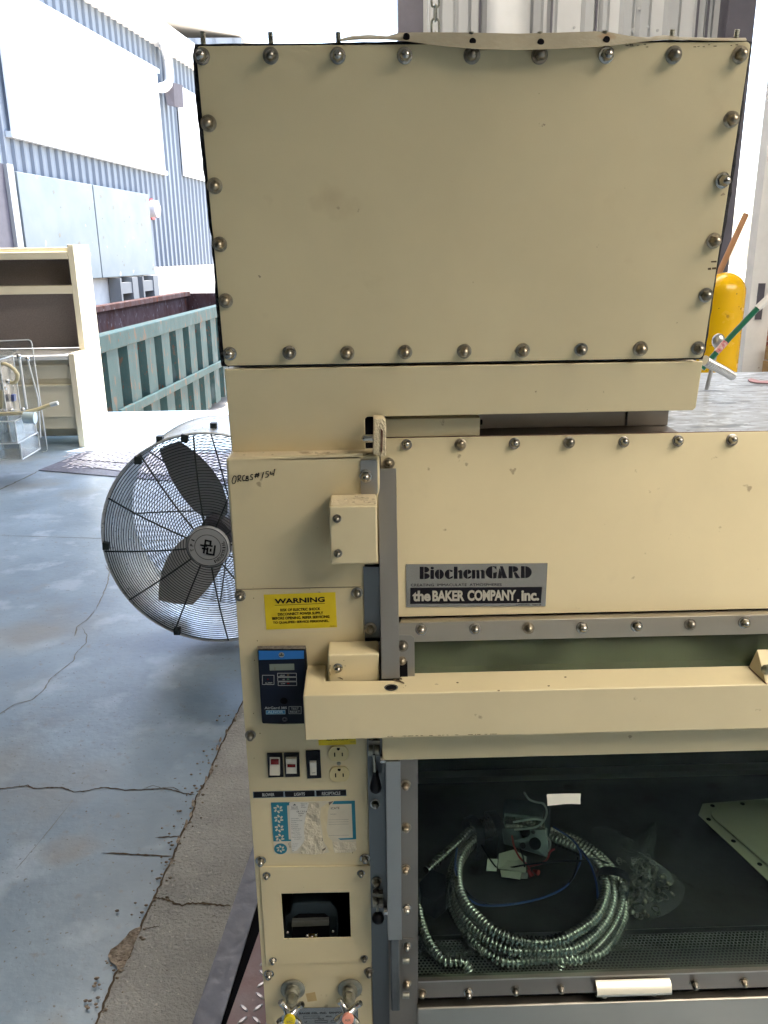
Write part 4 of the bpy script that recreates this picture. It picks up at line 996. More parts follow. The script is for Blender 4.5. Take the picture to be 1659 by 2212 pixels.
# certificate sticker, half torn off
cs = cbuild(MB().prism(quad(FC, t3((322, 718), (1237, 697), (1252, 1215), (1240, 1250), (1020, 1255), (900, 1270), (360, 1276)), .0031), (0, .0004, 0)), "certificate_sticker", M_paper)
b = MB()
for p_ in (((322, 719), (497, 715), (518, 1140), (350, 1143)), ((497, 717), (530, 716), (530, 750), (499, 752)), ((516, 1122), (545, 1121), (545, 1139), (517, 1140)), None, ((1010, 704), (1237, 698), (1238, 732), (990, 738)), ((1200, 732), (1238, 731), (1252, 1118), (1215, 1120)), ((1052, 1110), (1215, 1104), (1215, 1121), (1080, 1126))):
    if p_ is None: cbuild(b, 'teal_print', M_teal, parent=cs); b = MB(); continue
    b.prism(quad(FC, t3(*p_), .0034), (0, .0002, 0))
cbuild(b, "teal_print", M_teal, parent=cs); b = MB()
ca, cc = FC.uv(*T3(430, 1208)); ring(b, FC, ca, cc, .0, .0112, .00345)
cbuild(b, "round_logo", M_teal, parent=cs)
b = MB()
def star(mb, a, c, R_, w_, d, tw=.5):
    for k in range(6):
        t_ = R(60*k+10); p_ = Vector((math.cos(t_), math.sin(t_)))*R_*.42; q_ = p_+Vector((math.cos(t_+tw), math.sin(t_+tw)))*R_*.62
        n_ = (q_-p_).normalized(); m_ = Vector((-n_.y, n_.x))*w_/2
        mb.poly([FC.p(a+k_.x, c+k_.y, d) for k_ in (p_+m_, q_+m_, q_-m_, p_-m_)])
for x, y in ((404, 776), (410, 882), (416, 985), (422, 1088)):
    a, c = FC.uv(*T3(x, y)); star(b, a, c, .0084, .0031, .0036, .9)
star(b, ca, cc, .0075, .0026, .0037, .9)
cbuild(b, "star_print", M_paper, parent=cs)
wl2 = [(522, 722), (560, 714), (728, 716), (738, 740), (722, 800), (700, 860), (690, 960), (700, 1100), (672, 1160), (640, 1200), (600, 1245), (552, 1256), (541, 1120), (530, 920)]
cbuild(MB().prism(quad(FC, t3(*wl2), .0038), (0, .0003, 0)), "white_label", mat("white_label_paper", (.62, .61, .56), .6), parent=cs)
b = MB(); random.seed(21)
put_text(b, "SALUS", FC, t3((543, 762), (615, 758), (543, 790)), .0040, -.005); b.poly(quad(FC, t3((560, 752), (580, 733), (600, 750)), .0040))
b.poly(quad(FC, t3((534, 797), (626, 793), (626, 795), (534, 799)), .0040))
for s_, x0, y0, x1, h_ in (("Salus, In", 648, 728, 715, 13), ("100 W", 650, 748, 690, 11), ("Arlington", 650, 766, 705, 12), ("Perfor", 622, 830, 684, 17), ("Cert", 624, 853, 664, 17), ("OR C B S #", 600, 808, 715, 20)): put_text(b, s_, FC, t3((x0, y0), (x1, y0-1), (x0, y0+h_)), .0040, .01)
yy = 888
for s_ in ("Serial Number", "Certification Date", "Test Date", "Model Number", "File Number", "THIS FIELD VELO", "  Acceptable", "Filters Tests", "   Acceptable", "Smoke Indication", "   Acceptable"):
    x0 = 540+(len(s_)-len(s_.lstrip()))*9+(yy-888)*.05; put_text(b, s_.strip(), FC, t3((x0, yy), (x0+len(s_.strip())*6.8, yy-2), (x0, yy+11)), .0040); yy += 22.5
for s_, y_ in (("Test Agent", 1166), ("Engineer", 1190), ("Type", 1212), ("Rev", 1236)): put_text(b, s_, FC, t3((556, y_), (556+len(s_)*6.5, y_-2), (556, y_+10)), .0040)
put_text(b, "ICATE", FC, t3((976, 770), (1070, 766), (976, 794)), .0036, .01)
put_text(b, "C", FC, t3((512, 1158), (538, 1157), (512, 1182)), .0034); put_text(b, "TI", FC, t3((514, 1190), (540, 1189), (514, 1214)), .0034)
for y_ in (905, 930, 955, 1076): b.poly(quad(FC, t3((950, y_+2), (1170, y_-3), (1170, y_-1), (950, y_+4)), .0036))
put_text(b, "THIS UNIT", FC, t3((965, 842), (1035, 840), (965, 852)), .0036)
cbuild(b, "lettering", mat("label_ink", (.05, .055, .06), .6), parent=cs)
# torn residue as a crumpled sheet
def crumple(fr, poly, d, amp, n=14, T=T3):
    P2 = [fr.uv(*T(*q)) for q in poly]; bm_ = bmesh.new(); vs_ = [bm_.verts.new((a, c, 0)) for a, c in P2]; f = bm_.faces.new(vs_)
    bmesh.ops.triangulate(bm_, faces=bm_.faces); bmesh.ops.subdivide_edges(bm_, edges=bm_.edges, cuts=4, use_grid_fill=True); bmesh.ops.triangulate(bm_, faces=bm_.faces)
    bm_.verts.ensure_lookup_table(); bm_.faces.ensure_lookup_table()
    from mathutils import noise
    V = [fr.p(v.co.x, v.co.y, d+amp*abs(noise.noise(Vector((v.co.x*160, v.co.y*90, 3.3)))))for v in bm_.verts]; F_ = [[v.index for v in f.verts] for f in bm_.faces]
    bm_.verts.index_update(); F_ = [[v.index for v in f.verts] for f in bm_.faces]; bm_.free(); return MB().add(V, F_, True)
cbuild(crumple(FC, [(735, 716), (800, 704), (850, 712), (862, 800), (850, 860), (860, 980), (880, 1080), (900, 1180), (935, 1200), (900, 1258), (800, 1268), (640, 1260), (660, 1180), (690, 1120), (684, 960), (705, 850)], .0036, .0024), "torn_paper", M_torn, parent=cs)
cbuild(crumple(FC, [(925, 720), (985, 702), (960, 745), (945, 800), (938, 900), (930, 1000), (950, 1080), (990, 1120), (1010, 1240), (960, 1250), (935, 1190), (895, 1130), (880, 1010), (860, 880), (868, 760)], .0033, .0010), "torn_residue", M_cream, parent=cs)
cbuild(crumple(FC, [(1000, 1130), (1052, 1128), (1250, 1130), (1255, 1215), (1200, 1250), (1080, 1248), (1020, 1255)], .0034, .0016), "torn_residue", M_torn, parent=cs)
b = MB()
for p_ in (((950, 715), (1005, 703), (985, 725), (955, 752)), ((880, 1230), (925, 1205), (905, 1245), (885, 1250)), ((874, 1100), (884, 1110), (888, 1140), (876, 1130)), ((1205, 1260), (1218, 1262), (1212, 1276))): b.poly(quad(FC, t3(*p_), .0042))
cbuild(b, "stain", M_faint, parent=cs)

# cover plate with a rectangular cut-out, transformer behind
T4 = lambda x, y: (537.6+x/4.725, 1865.3+y/4.725)
def t4(*p): return [T4(*q) for q in p]
def plate_hole(fr, out, hole, d, th):
    o = [fr.px(*q, d) for q in out]; h = [fr.px(*q, d) for q in hole]; n = len(o); off = fr.en*-th
    V = o+h+[q+off for q in o]+[q+off for q in h]; fs = []
    for i in range(n):
        j = (i+1) % n; fs += [[i, j, n+j, n+i], [2*n+i, 3*n+i, 3*n+j, 2*n+j], [i, 2*n+i, 2*n+j, j], [n+i, n+j, 3*n+j, 3*n+i]]
    return MB().add(V, fs)
hole = t4((328, 308), (1027, 293), (1042, 756), (360, 773))
cover = cbuild(plate_hole(FC, t4((108, 38), (1238, 27), (1256, 1008), (176, 1036)), hole, .0052, .0028), "cover_plate", M_cream, bevel=.0006, label="bolted plate with a rectangular cut-out")
for x, y in ((182, 117), (1145, 95), (247, 985), (1177, 965)): nut(FC, *T4(x, y), .0052, .66)
# recess box cut visually by a deep dark well set into panel: build real opening with boolean
hx0, hz1 = FC.uv(*hole[0]); hx1, hz0 = FC.uv(*hole[2]); hx0 -= .002; hx1 += .002; hz0 -= .002; hz1 += .002
KX0, KX1, KZ0, KZ1 = hx0-.02, hx1+.015, hz0-.13, hz1+.02
def cut(o, bx_):
    cu = MB().box(*bx_).build("cutter", M_dark)
    md = o.modifiers.new('cut', 'BOOLEAN'); md.object = cu; md.operation = 'DIFFERENCE'; md.solver = 'EXACT'
    dg = bpy.context.evaluated_depsgraph_get(); dg.update()
    me2 = bpy.data.meshes.new_from_object(o.evaluated_get(dg)); o.modifiers.clear(); o.data = me2; bpy.data.objects.remove(cu)
for o in list(cab.children):
    if o.name.startswith("column_body"):
        cut(o, (hx0, hx1, 1.15, 1.25, hz0, hz1)); cut(o, (KX0, KX1, 1.203, 1.36, KZ0, KZ1))
    elif o.name.startswith("access_panel"): cut(o, (hx0, hx1, 1.15, 1.25, hz0, hz1))
e_ = .0006
cbuild(MB().box(KX0+e_, KX1-e_, 1.357, 1.3585, KZ0+e_, KZ1-e_).box(KX0+e_, KX0+.0016, 1.204, 1.3565, KZ0+e_, KZ1-e_).box(KX1-.0016, KX1-e_, 1.204, 1.3565, KZ0+e_, KZ1-e_).box(KX0+.002, KX1-.002, 1.204, 1.3565, KZ0+e_, KZ0+.0016).box(KX0+.002, KX1-.002, 1.204, 1.3565, KZ1-.0016, KZ1-e_), "recess_shade_faces", mat("recess_shade", (.03, .03, .027), .7))  # dark lining added so the recess reads as deep shade
tr = MB()
def T4p(x, y, Y): return onY(*T4(x, y), Y)
Yt = 1.235
tr.prism([T4p(x, y, Yt) for x, y in ((420, 500), (440, 420), (500, 405), (830, 400), (870, 440), (905, 480), (915, 540), (930, 900), (340, 900), (370, 540))], (0, .05, 0))
trn = cbuild(tr, "transformer", mat("transformer_blue_black", (.022, .036, .046), .4), bevel=.003)
cbuild(MB().prism([T4p(x, y, Yt-.004) for x, y in ((455, 560), (510, 530), (770, 525), (825, 560), (825, 850), (430, 850))], (0, .004, 0)), "core_opening", M_dark, parent=trn)
cbuild(MB().prism([T4p(x, y, Yt-.012) for x, y in ((440, 592), (815, 580), (818, 632), (438, 648))], (0, .008, 0)), "terminal_strip", mat("terminal_metal", (.16, .17, .16), .4, .5), parent=trn)
b = MB()
for x, y in ((595, 735), (685, 728), (645, 748), (395, 700), (858, 690)): b.sphere(T4p(x, y, Yt-.016), .0032, 8, 6)
cbuild(b, "terminal_screws", M_chrome, parent=trn)
cbuild(MB().prism([T4p(x, y, Yt-.015) for x, y in ((605, 742), (700, 738), (690, 762), (612, 764))], (0, .006, 0)), "brass_tab", mat("brass", (.5, .32, .05), .3, .9), parent=trn)
# lower panel seam, valves, data plate
cbuild(MB().prism([FC.p(cx0+.001, FC.uv(*T4(700, 1145))[1], .0016), FC.p(px1-.001, FC.uv(*T4(700, 1145))[1], .0016), FC.p(px1-.001, .05, .0016), FC.p(cx0+.001, .05, .0016)], (0, .0014, 0)), "lower_panel", M_cream, bevel=.0006)
cbuild(MB().prism(quad(FC, t4((580, 1330), (675, 1312), (695, 1400), (600, 1412)), .0019), (0, .0002, 0)), "tape_residue", M_tape)
dp = cbuild(MB().prism(quad(FC, t4((478, 1476), (1112, 1464), (1125, 1760), (490, 1760)), .0026), (0, .0009, 0)), "data_plate", M_plate)
b = MB(); put_text(b, "BAKER CO., INC.  SANFORD", FC, t4((515, 1522), (990, 1513), (515, 1542)), .0029, .01)
put_text(b, "SERIAL", FC, t4((785, 1556), (850, 1554), (785, 1568)), .0029); put_text(b, "VOLTS", FC, t4((705, 1582), (766, 1580), (705, 1594)), .0029); put_text(b, "AMPS", FC, t4((862, 1579), (915, 1577), (862, 1591)), .0029); put_text(b, "HP", FC, t4((568, 1614), (594, 1613), (568, 1626)), .0029)
for r_ in ((555, 1558, 718, 1581), (888, 1548, 1010, 1570), (674, 1604, 803, 1626), (838, 1602, 945, 1623)): outline(b, *r_, 2, FC, .0029, T4, .014)
cbuild(b, "lettering", M_ink, parent=dp)
def valve(fx, fy, capx, capy, m_cap, lbl):
    e = bpy.data.objects.new("needle_valve", None); COL.objects.link(e); e.parent = cab
    P = FC.px(*T4(fx, fy), .003); e.location = P-wloc(cab); e['label'] = lbl
    C_ = onY(*T4(capx, capy), P.y-.085); axv = (C_-P).normalized()
    MB().lathe(P, (0, -1, 0), [(.0215, 0), (.0225, .001), (.0225, .004), (.020, .0055), (.013, .006)], 28).build("flange", M_dullmetal, e)
    MB().lathe(P+Vector((0, -.006, 0)), axv, [(.0135, 0), (.0145, .003), (.0128, .006), (.0128, .010), (.0138, .013), (.0128, .016), (.0112, .019)], 20).build("gland", M_dullmetal, e)
    MB().lathe(P+axv*.026, axv, [(.0098, 0), (.0108, .002), (.0108, .018), (.0085, .022)], 6, smooth=False).build("hex_body", M_dullmetal, e)
    MB().lathe(P+axv*.046, axv, [(.0095, 0), (.008, .008), (.004, .010), (.004, .03)], 14).build("stem", M_dullmetal, e)
    b_ = MB(); H_ = P+axv*.074
    u_ = axv.cross(Vector((0, 0, 1))).normalized(); w_ = u_.cross(axv).normalized()
    for k in range(4):
        t_ = R(45+90*k+8); dr = u_*math.cos(t_)+w_*math.sin(t_)
        pth = [H_+dr*(.004+.024*i/6)+axv*(-.006*math.sin(i/6*2.4)) for i in range(7)]
        b_.tube(pth, .006, 10, radf=lambda i: (.0075, .0068, .006, .0054, .0054, .0060, .0048)[i])
    b_.sphere(H_, .0105, 14, 10); b_.build("cross_handle", M_chrome, e)
    MB().lathe(H_+axv*.009, axv, [(.0098, 0), (.0103, .001), (.0103, .0055), (.0092, .007)], 24).build("cap", m_cap, e)
    F_ = Fr(H_+axv*.0162, en=axv); bb_ = MB(); vs_, fs = text_verts("VAC" if 'yellow' in lbl else "AIR", .02)
    bb_.add([F_.p((u-.5)*.011, (v-.5)*.0045, .0003) for u, v in vs_], fs); bb_.build("lettering", M_faint, e)
valve(450, 1275, 415, 1603, mat("yellow_cap", (.62, .50, .01), .35), "valve with a round yellow cap")
valve(1032, 1268, 1010, 1590, mat("pink_cap", (.72, .30, .22), .35), "valve with a round pink cap")

# ---- brackets and stainless strip between column and sash
def S5(x, y): return (768+x/4.481, 1536+y/4.481)
sxa = cx1+.001; sxb = xp(834, 1700, 1.2)+.012
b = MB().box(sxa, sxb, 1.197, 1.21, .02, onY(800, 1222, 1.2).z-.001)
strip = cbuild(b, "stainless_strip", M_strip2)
cbuild(MB().box(sxa+.0005, xp(822, 1380, 1.196), 1.1935, 1.1965, onY(800, 1379, 1.195).z, onY(800, 1385, 1.195).z), "strip_slot", M_dark, parent=strip)
bp = cbuild(MB().prism(rrect_ab(FC, FC.uv(778, 1000)[0], FC.uv(790, 1068)[1], FC.uv(815, 1000)[0], FC.uv(790, 993)[1], .004, .003), (0, .0026, 0)), "bracket_plate", M_steel, bevel=.0004)
nut(FC, 790, 1028, .003, .95); nut(FC, 800, 1357, .0035, .95)
zbt = onY(760, 1093, 1.14).z; zbb = onY(760, 1219, 1.14).z
cbuild(MB().box(xp(711, 1130, 1.14), xp(815, 1130, 1.14), 1.14, 1.199, zbb, zbt), "upper_block", M_creamdust if False else M_cream, bevel=.003)
cbuild(MB().prism([(xp(714, 1100, 1.14), 1.143, zbt+.0003), (xp(812, 1100, 1.14), 1.143, zbt+.0003), (xp(812, 1100, 1.14), 1.197, zbt+.0003), (xp(714, 1100, 1.14), 1.197, zbt+.0003)], (0, 0, .0005)), "dust_layer", M_creamdust)
Fb1 = Fr((0, 1.14, 0)); nut(Fb1, 728, 1120, 0, .62); nut(Fb1, 730, 1195, 0, .62)
zlt = onY(760, 1413, 1.15).z
cbuild(MB().box(xp(709, 1440, 1.15), xp(819, 1440, 1.15), 1.15, 1.196, onY(760, 1474, 1.15).z, zlt), "lower_block", M_cream, bevel=.003)
Fb2 = Fr((0, 1.15, 0)); nut(Fb2, 730, 1442, 0, .72)
b = MB()
for q in (((502, 905), (506, 903), (508, 940), (503, 948)), ((1102, 880), (1112, 878), (1108, 930), (1100, 925)), ((1098, 955), (1104, 958), (1110, 990), (1104, 990)), ((1182, 1020), (1215, 1015), (1248, 1032), (1242, 1040), (1210, 1026)), ((1162, 960), (1182, 966), (1170, 970)), ((1250, 828), (1262, 828), (1256, 836)), ((1264, 886), (1276, 890), (1268, 896))): b.poly(quad(Fb2, tq(*q), .0005))
cbuild(b, "scuff_mark", M_scratch)

# ---- canopy front panel (bottom towards the viewer)
kb0 = FK.uv(1200, 1325)[1]; kt0 = FK.uv(1200, 940)[1]; kx0 = FK.uv(822, 990)[0]; kxn = FK.uv(834, 960)[0]
pl = [(kx0, kb0), (XR, kb0), (XR, kt0), (kxn, kt0), (kxn, FK.uv(834, 975)[1]), (kx0, FK.uv(822, 985)[1])]
canopy = cbuild(MB().prism([FK.p(a, c, 0) for a, c in pl], FK.en*-.003), "canopy_panel", M_cream, bevel=.0008)
cbuild(MB().prism([FK.p(kxn+.001, kt0-.004, -.0035), FK.p(XR, kt0-.004, -.0035), FK.p(XR, kt0+.0012, -.0035), FK.p(kxn+.001, kt0+.0012, -.0035)], FK.en*-.003), "brown_gasket", M_rubbrown)
nuts(FK, [(878, 961), (994, 960), (1111, 958), (1229, 956), (1347, 954), (1464, 952), (1581, 950), (839, 1001)], 0, .86)
# top sheet behind it
cbuild(MB().box(gx1+.001, XR, 1.262, YB+.13, ZT-.012, ZT-.002), "top_sheet", M_galv)
cbuild(MB().box(kxn, gx1, 1.262, YB+.13, ZT-.012, ZT-.0005), "top_sheet", M_steeldk)
# nameplate
FN = FK; ND = .0012
npl = cbuild(MB().prism(quad(FN, [(877, 1219), (1183, 1216.5), (1178.5, 1309.5), (877.5, 1311.5)], ND), FN.en*-.001), "nameplate", M_plate)
TN = lambda x, y: (850.3+x/4.6525, 1179.5+y/4.6525)
def tn(*p): return [TN(*q) for q in p]
b = MB().prism(quad(FN, tn((168, 420), (1492, 411), (1480, 573), (166, 582)), ND+.0003), FN.en*-.0003)
blk = cbuild(b, "black_band", M_ink, parent=npl)
def fat(mb, polys, d, T=TN, fr=FN):
    for p_ in polys: mb.poly([fr.px(*T(*q), d) for q in p_])
b = MB()
# heavy display lettering: stem + bowl shapes with hairline gaps
def arcp(cx, cy, rx, ry, a0, a1, n=12): return [(cx+rx*math.cos(R(a0+(a1-a0)*k/n)), cy-ry*math.sin(R(a0+(a1-a0)*k/n))) for k in range(n+1)]
def bowlR(x, y0, y1, w_): return arcp(x, (y0+y1)/2, w_, (y1-y0)/2, -90, 90)
def bowlL(x, y0, y1, w_): return arcp(x, (y0+y1)/2, w_, (y1-y0)/2, 90, 270)
Y1_ = 332; Yx = 240; Yc = 208
L_ = [[(262, Yc), (302, Yc), (302, Y1_), (262, Y1_)], bowlR(308, Yc, 268, 50), bowlR(308, 272, Y1_, 54)]
L_ += [[(370, Yx), (406, Yx), (406, 330), (370, 330)], arcp(388, 222, 17, 13, 0, 360, 14)]
L_ += [bowlL(456, Yx-4, 332, 42), bowlR(462, Yx-4, 332, 42)]
L_ += [bowlL(560, Yx-4, 332, 46), [(560, Yx-4), (592, 244), (592, 262), (570, 258)], [(560, 332), (560, 320), (596, 300), (592, 322)]]
L_ += [[(606, Yc), (642, Yc), (642, 329), (606, 329)], [(648, 250), (676, 238), (690, 250), (692, 328), (660, 328), (660, 262), (648, 268)]]
L_ += [bowlL(742, Yx-4, 329, 42), bowlR(746, Yx-4, 280, 34), [(746, 329), (746, 318), (782, 298), (774, 322)]]
L_ += [[(788, Yx), (820, Yx), (820, 327), (788, 327)], [(826, 248), (850, 238), (862, 250), (864, 327), (834, 327), (834, 260)], [(868, 248), (896, 238), (914, 252), (916, 326), (882, 326), (882, 258)]]
L_ += [bowlL(992, 203, 326, 66), [(996, 203), (1034, 206), (1034, 238), (1010, 214), (996, 212)], [(1000, 270), (1038, 262), (1034, 322), (1000, 326)]]
L_ += [[(1070, 204), (1098, 204), (1142, 323), (1094, 323)], [(1062, 232), (1068, 224), (1088, 290), (1082, 324), (1046, 324)]]
L_ += [[(1156, 203), (1196, 203), (1196, 323), (1156, 323)], bowlR(1200, 203, 262, 52), [(1204, 266), (1230, 262), (1272, 322), (1228, 323)]]
L_ += [[(1280, 203), (1318, 203), (1318, 322), (1280, 322)], bowlR(1324, 203, 322, 64)]
fat(b, L_, ND+.0003)
put_text(b, "CREATING  IMMACULATE  ATMOSPHERES", FN, tn((172, 380), (1086, 375), (172, 406)), ND+.0003)
put_text(b, "SANFORD, MAINE", FN, tn((1228, 585), (1484, 583), (1228, 601)), ND+.0003)
cbuild(b, "lettering", M_ink, parent=npl)
b = MB()
for s_, x0, x1, y0, y1 in (("the", 190, 372, 450, 557), ("BAKER", 390, 712, 448, 555), ("COMPANY", 742, 1232, 443, 552), ("inc.", 1284, 1462, 446, 553)):
    put_text(b, s_, FN, tn((x0, y0), (x1, y0-3), (x0, y1)), ND+.0006, .04, .96)
b.poly(quad(FN, tn((1240, 535), (1262, 535), (1262, 556), (1244, 562)), ND+.0006))
cbuild(b, "lettering", mat("silver_print", (.50, .47, .40), .35, .4), parent=blk)

# ---- sash top frame
zsf = onY(1240, 1337, 1.170).z
FS = lean(1.170, zsf, -12)
ledge = [(868, 1331), (872, 1326), (1262, 1321.5), (1900, 1312)]
s0 = FS.uv(860, 1345)[0]; sb = FS.uv(1240, 1379)[1]
rail = MB().prism([FS.p(s0, sb, 0), FS.p(XR, sb, 0), FS.p(XR, -.0015, 0), FS.p(XR, 0, -.0015), FS.p(s0, 0, -.0015), FS.p(s0, -.0015, 0)], (0, .0022, 0))
rail = MB().prism([FS.p(s0, sb, 0), FS.p(XR, sb, 0), FS.p(XR, 0, 0), FS.p(s0, 0, 0)], FS.en*-.002)
rail.prism([FS.p(s0+.002, 0, 0), FS.p(XR, 0, 0), FS.p(XR, .003, -.033), FS.p(s0+.008, .003, -.033)], FS.ez*-.0018)
cbuild(rail, "sash_top_rail", M_steelh, bevel=.0008)
nuts(FS, [(909, 1360), (1026, 1358), (1142, 1357), (1258, 1356), (1374, 1352), (1491, 1349), (1607, 1345)], 0, .88)
FG = Fr(FS.p(0, 0, -.010), en=FS.en)
cbuild(MB().prism([FG.p(s0+.006, -.15, 0), FG.p(XR, -.15, 0), FG.p(XR, -.004, 0), FG.p(s0+.006, -.004, 0)], FS.en*-.006), "sash_glass", M_glassfog)
cp = cbuild(MB().prism([FS.px(x, y, .001) for x, y in ((862, 1372), (888, 1372), (895, 1378), (896, 1462), (862, 1466))], FS.en*-.0025), "corner_plate", M_steel, bevel=.0004)
nut(FS, 870, 1395, .001, .88); nut(FS, 868, 1427, .001, .7)
cbuild(MB().prism([FS.px(x, y, .002) for x, y in ((864, 1430), (880, 1428), (881, 1468), (862, 1470))], FS.en*-.0008), "corner_slot", M_dark, parent=cp)
# ---- upper track channel
kt1 = FK.uv(840, 1012)[1]; kb1 = FK.uv(840, 1470)[1]; ta0, ta1 = FK.uv(816, 1012, .035)[0], FK.uv(856, 1012, .035)[0]
FT = Fr(FK.p(0, 0, .035), en=FK.en)
tb = FT.uv(843, 1466)[1]; tt = FT.uv(836, 1012)[1]
tk = MB().prism([FT.p(ta0, tb, 0), FT.p(ta1, tb, 0), FT.p(ta1, tt, 0), FT.p(ta0, tt, 0)], FT.en*-.002)
tk.prism([FT.p(ta0, tb, -.0021), FT.p(ta0+.002, tb, -.0021), FT.p(ta0+.002, tt, -.0021), FT.p(ta0, tt, -.0021)], FT.en*-.030)
tk.prism([FT.p(ta1-.002, tb, -.0021), FT.p(ta1, tb, -.0021), FT.p(ta1, tt, -.0021), FT.p(ta1-.002, tt, -.0021)], FT.en*-.018)
cbuild(tk, "upper_track", M_steel, bevel=.0006)

# ---- cross bar (padded arm rail of the sash)
zb_ = onY(1200, 1489.5, 1.10).z; zbb_ = onY(1200, 1586, 1.10).z
bl = xp(654.5, 1501, 1.10)
barpoly = [(bl, 1.10), (XR, 1.10), (XR, onZ(1262, 1447.7, zb_).y), (onZ(866, 1454, zb_).x, onZ(866, 1454, zb_).y), (onZ(862, 1469, zb_).x, onZ(862, 1469, zb_).y),
           (onZ(703, 1470.5, zb_).x, onZ(703, 1470.5, zb_).y), (onZ(706, 1437, zb_).x, onZ(706, 1437, zb_).y), (onZ(706, 1437, zb_).x, 1.1965), (bl, 1.1965)]
bar = cbuild(MB().prism([(x, y, zb_) for x, y in barpoly], (0, 0, zbb_-zb_)), "cross_bar", M_cream, bevel=.0028)
FBR = Fr((0, 1.10, 0))
c = onZ(845, 1486, zb_); b = MB().lathe((c.x, c.y, zb_-.0002), (0, 0, 1), [(.0085, 0), (.0085, .0006)], 20)
cbuild(b, "bolt_hole", M_dark, parent=bar)
ring_b = MB(); F0 = Fr((c.x, c.y, zb_+.0008), en=(0, -.0001, 1)); ring(ring_b, F0, 0, 0, .0086, .0105, 0, 20); cbuild(ring_b, "hole_rim", M_plate, parent=bar)
b = MB()
TBq = lambda x, y: ((1400+x/5.53)/1.8228, (2400+y/5.53)/1.8228)
for q in (((800, 1522), (870, 1515), (960, 1545), (1030, 1570), (1068, 1600), (1050, 1622), (1020, 1600), (930, 1570), (850, 1545)), ((930, 1500), (990, 1485), (1010, 1500), (1020, 1530), (960, 1520)), ((1075, 1660), (1110, 1650), (1090, 1672)), ((1030, 1690), (1050, 1695), (1040, 1702)), ((720, 1745), (800, 1735), (835, 1738), (790, 1755), (740, 1758))):
    cbuild(MB().poly([onZ(*TBq(x, y), zb_+.0010) for x, y in q]), "chip_mark", M_scratch, parent=bar)
for x, y in ((985, 1474), (1182, 1481), (1074, 1491), (1218, 1462)): cbuild(MB().poly([onZ(x+dx, y+dy, zb_+.0010) for dx, dy in ((0, 0), (5, -1), (6, 1.5), (2, 2))]), 'chip_mark', M_scratch, parent=bar)
for x, y in ((1573, 1484), (1574.5, 1484)): pass
for k in range(30):
    x = random.uniform(826, 1080); b.poly([FBR.px(x+dx, 1590.5-(x-826)*.022+dy, .0006) for dx, dy in ((0, 0), (random.uniform(2, 9), -.3), (random.uniform(2, 8), 1), (0, .9))])
cbuild(b, "edge_wear", M_scratch, parent=bar)
FW_ = Fr((0, 1.152, 0)); fx0 = xp(826, 1615, 1.152); fz1 = zb_-.03; fz0 = onY(826, 1640, 1.152).z
fz0 = onY(1240, 1632, 1.152).z
cbuild(MB().prism(rrect_ab(Fr((0, 1.152, 0)), fx0, fz0, XR, fz1, .004, 0, corners=(0, 0, 1, 0)), (0, .022, 0)), "lower_fascia", M_cream, bevel=.001)
# gusset at the right end of the bar
TG = lambda x, y: (1220.1+x/3.7813, 1206.9+y/3.7813)
gp = [onY(*TG(x, y), 1.15) for x, y in ((1500, 880), (1585, 800), (1900, 790))]
g0 = onZ(*TG(1500, 884), zb_+.001); g1 = onZ(*TG(1645, 1020), zb_+.001); hgt = .028
b = MB(); g2 = g0+Vector((.012, .004, hgt)); g3 = g0+Vector((.13, .004, hgt)); g4 = g1+Vector((.12, 0, 0)); g5 = g0+Vector((.13, .004, 0))
b.add([g0, g1, g2, g3, g4, g5], [[0, 1, 2], [1, 4, 3, 2], [0, 2, 3, 5], [0, 5, 4, 1], [3, 4, 5]])
gus = cbuild(b, "gusset", M_cream, bevel=.001)
c = onY(1655, 1447, g1.y+.01); cbuild(MB().lathe(c, (0, -1, .8), [(.008, 0), (.008, .003), (.005, .012), (.002, .014)], 12), "gusset_bolt", M_dullmetal, parent=gus)
cbuild(MB().tube([g0+Vector((0, -.001, .0)), g1+Vector((0, -.0012, 0))], .0007, 5), "gusset_seam", M_rubbrown, parent=gus)

# ---- lower front: frame strips, window, panel
xf0 = xp(834, 1700, 1.178); xf1 = xp(902.5, 1700, 1.178)
zf1 = fz1; zgb = FL.px(901, 2118, 0).z; 
zlow = FL.px(903, 2156, 0).z
b = MB().box(xf0, xf1, 1.178, 1.182, .10, zf1)
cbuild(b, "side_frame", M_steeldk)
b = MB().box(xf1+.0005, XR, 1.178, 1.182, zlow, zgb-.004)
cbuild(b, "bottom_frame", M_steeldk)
cbuild(MB().box(xf1+.0005, XR, 1.176, 1.19, zgb-.0035, zgb), "glass_channel", M_steelh)
cbuild(MB().box(xf0, XR, 1.1905, 1.1915, .0, zgb-.004), "inner_panel", M_dark)
zl_ = FL.px(903, 2168, 0).z
cbuild(MB().box(xf1-.002, XR, 1.168, 1.19, .03, zl_-.001), "lower_panel", M_steelh, bevel=.003, label="brushed steel lower front panel")
cbuild(MB().box(xf1+.001, XR, 1.184, 1.189, zgb+.0005, fz1-.005), "window_pane", M_glass)
nuts(FL, [S5(483, 710), S5(490, 1125), S5(487, 1525), S5(493, 1905), (879, 2041), (880, 2122)], 0, .86)
nuts(FL, [(912, 2144), (1011.5, 2143), (1113, 2139), (1212, 2134.5), (1500, 2124), (1607, 2120), (1303, 2143), (1408, 2138)], 0, .84)
# small lower corner plate on the side frame
cbuild(MB().prism(quad(FL, [(870, 2028), (893, 2028), (900, 2034), (901, 2150), (870, 2152)], .0016), (0, .0014, 0)), "corner_plate", M_steeldk, bevel=.0004)
for y in (2075, 2150): cbuild(MB().cyl(FL.px(870, y, .012), FL.px(884, y, .012), .0058, 12), "spacer", M_dullmetal)
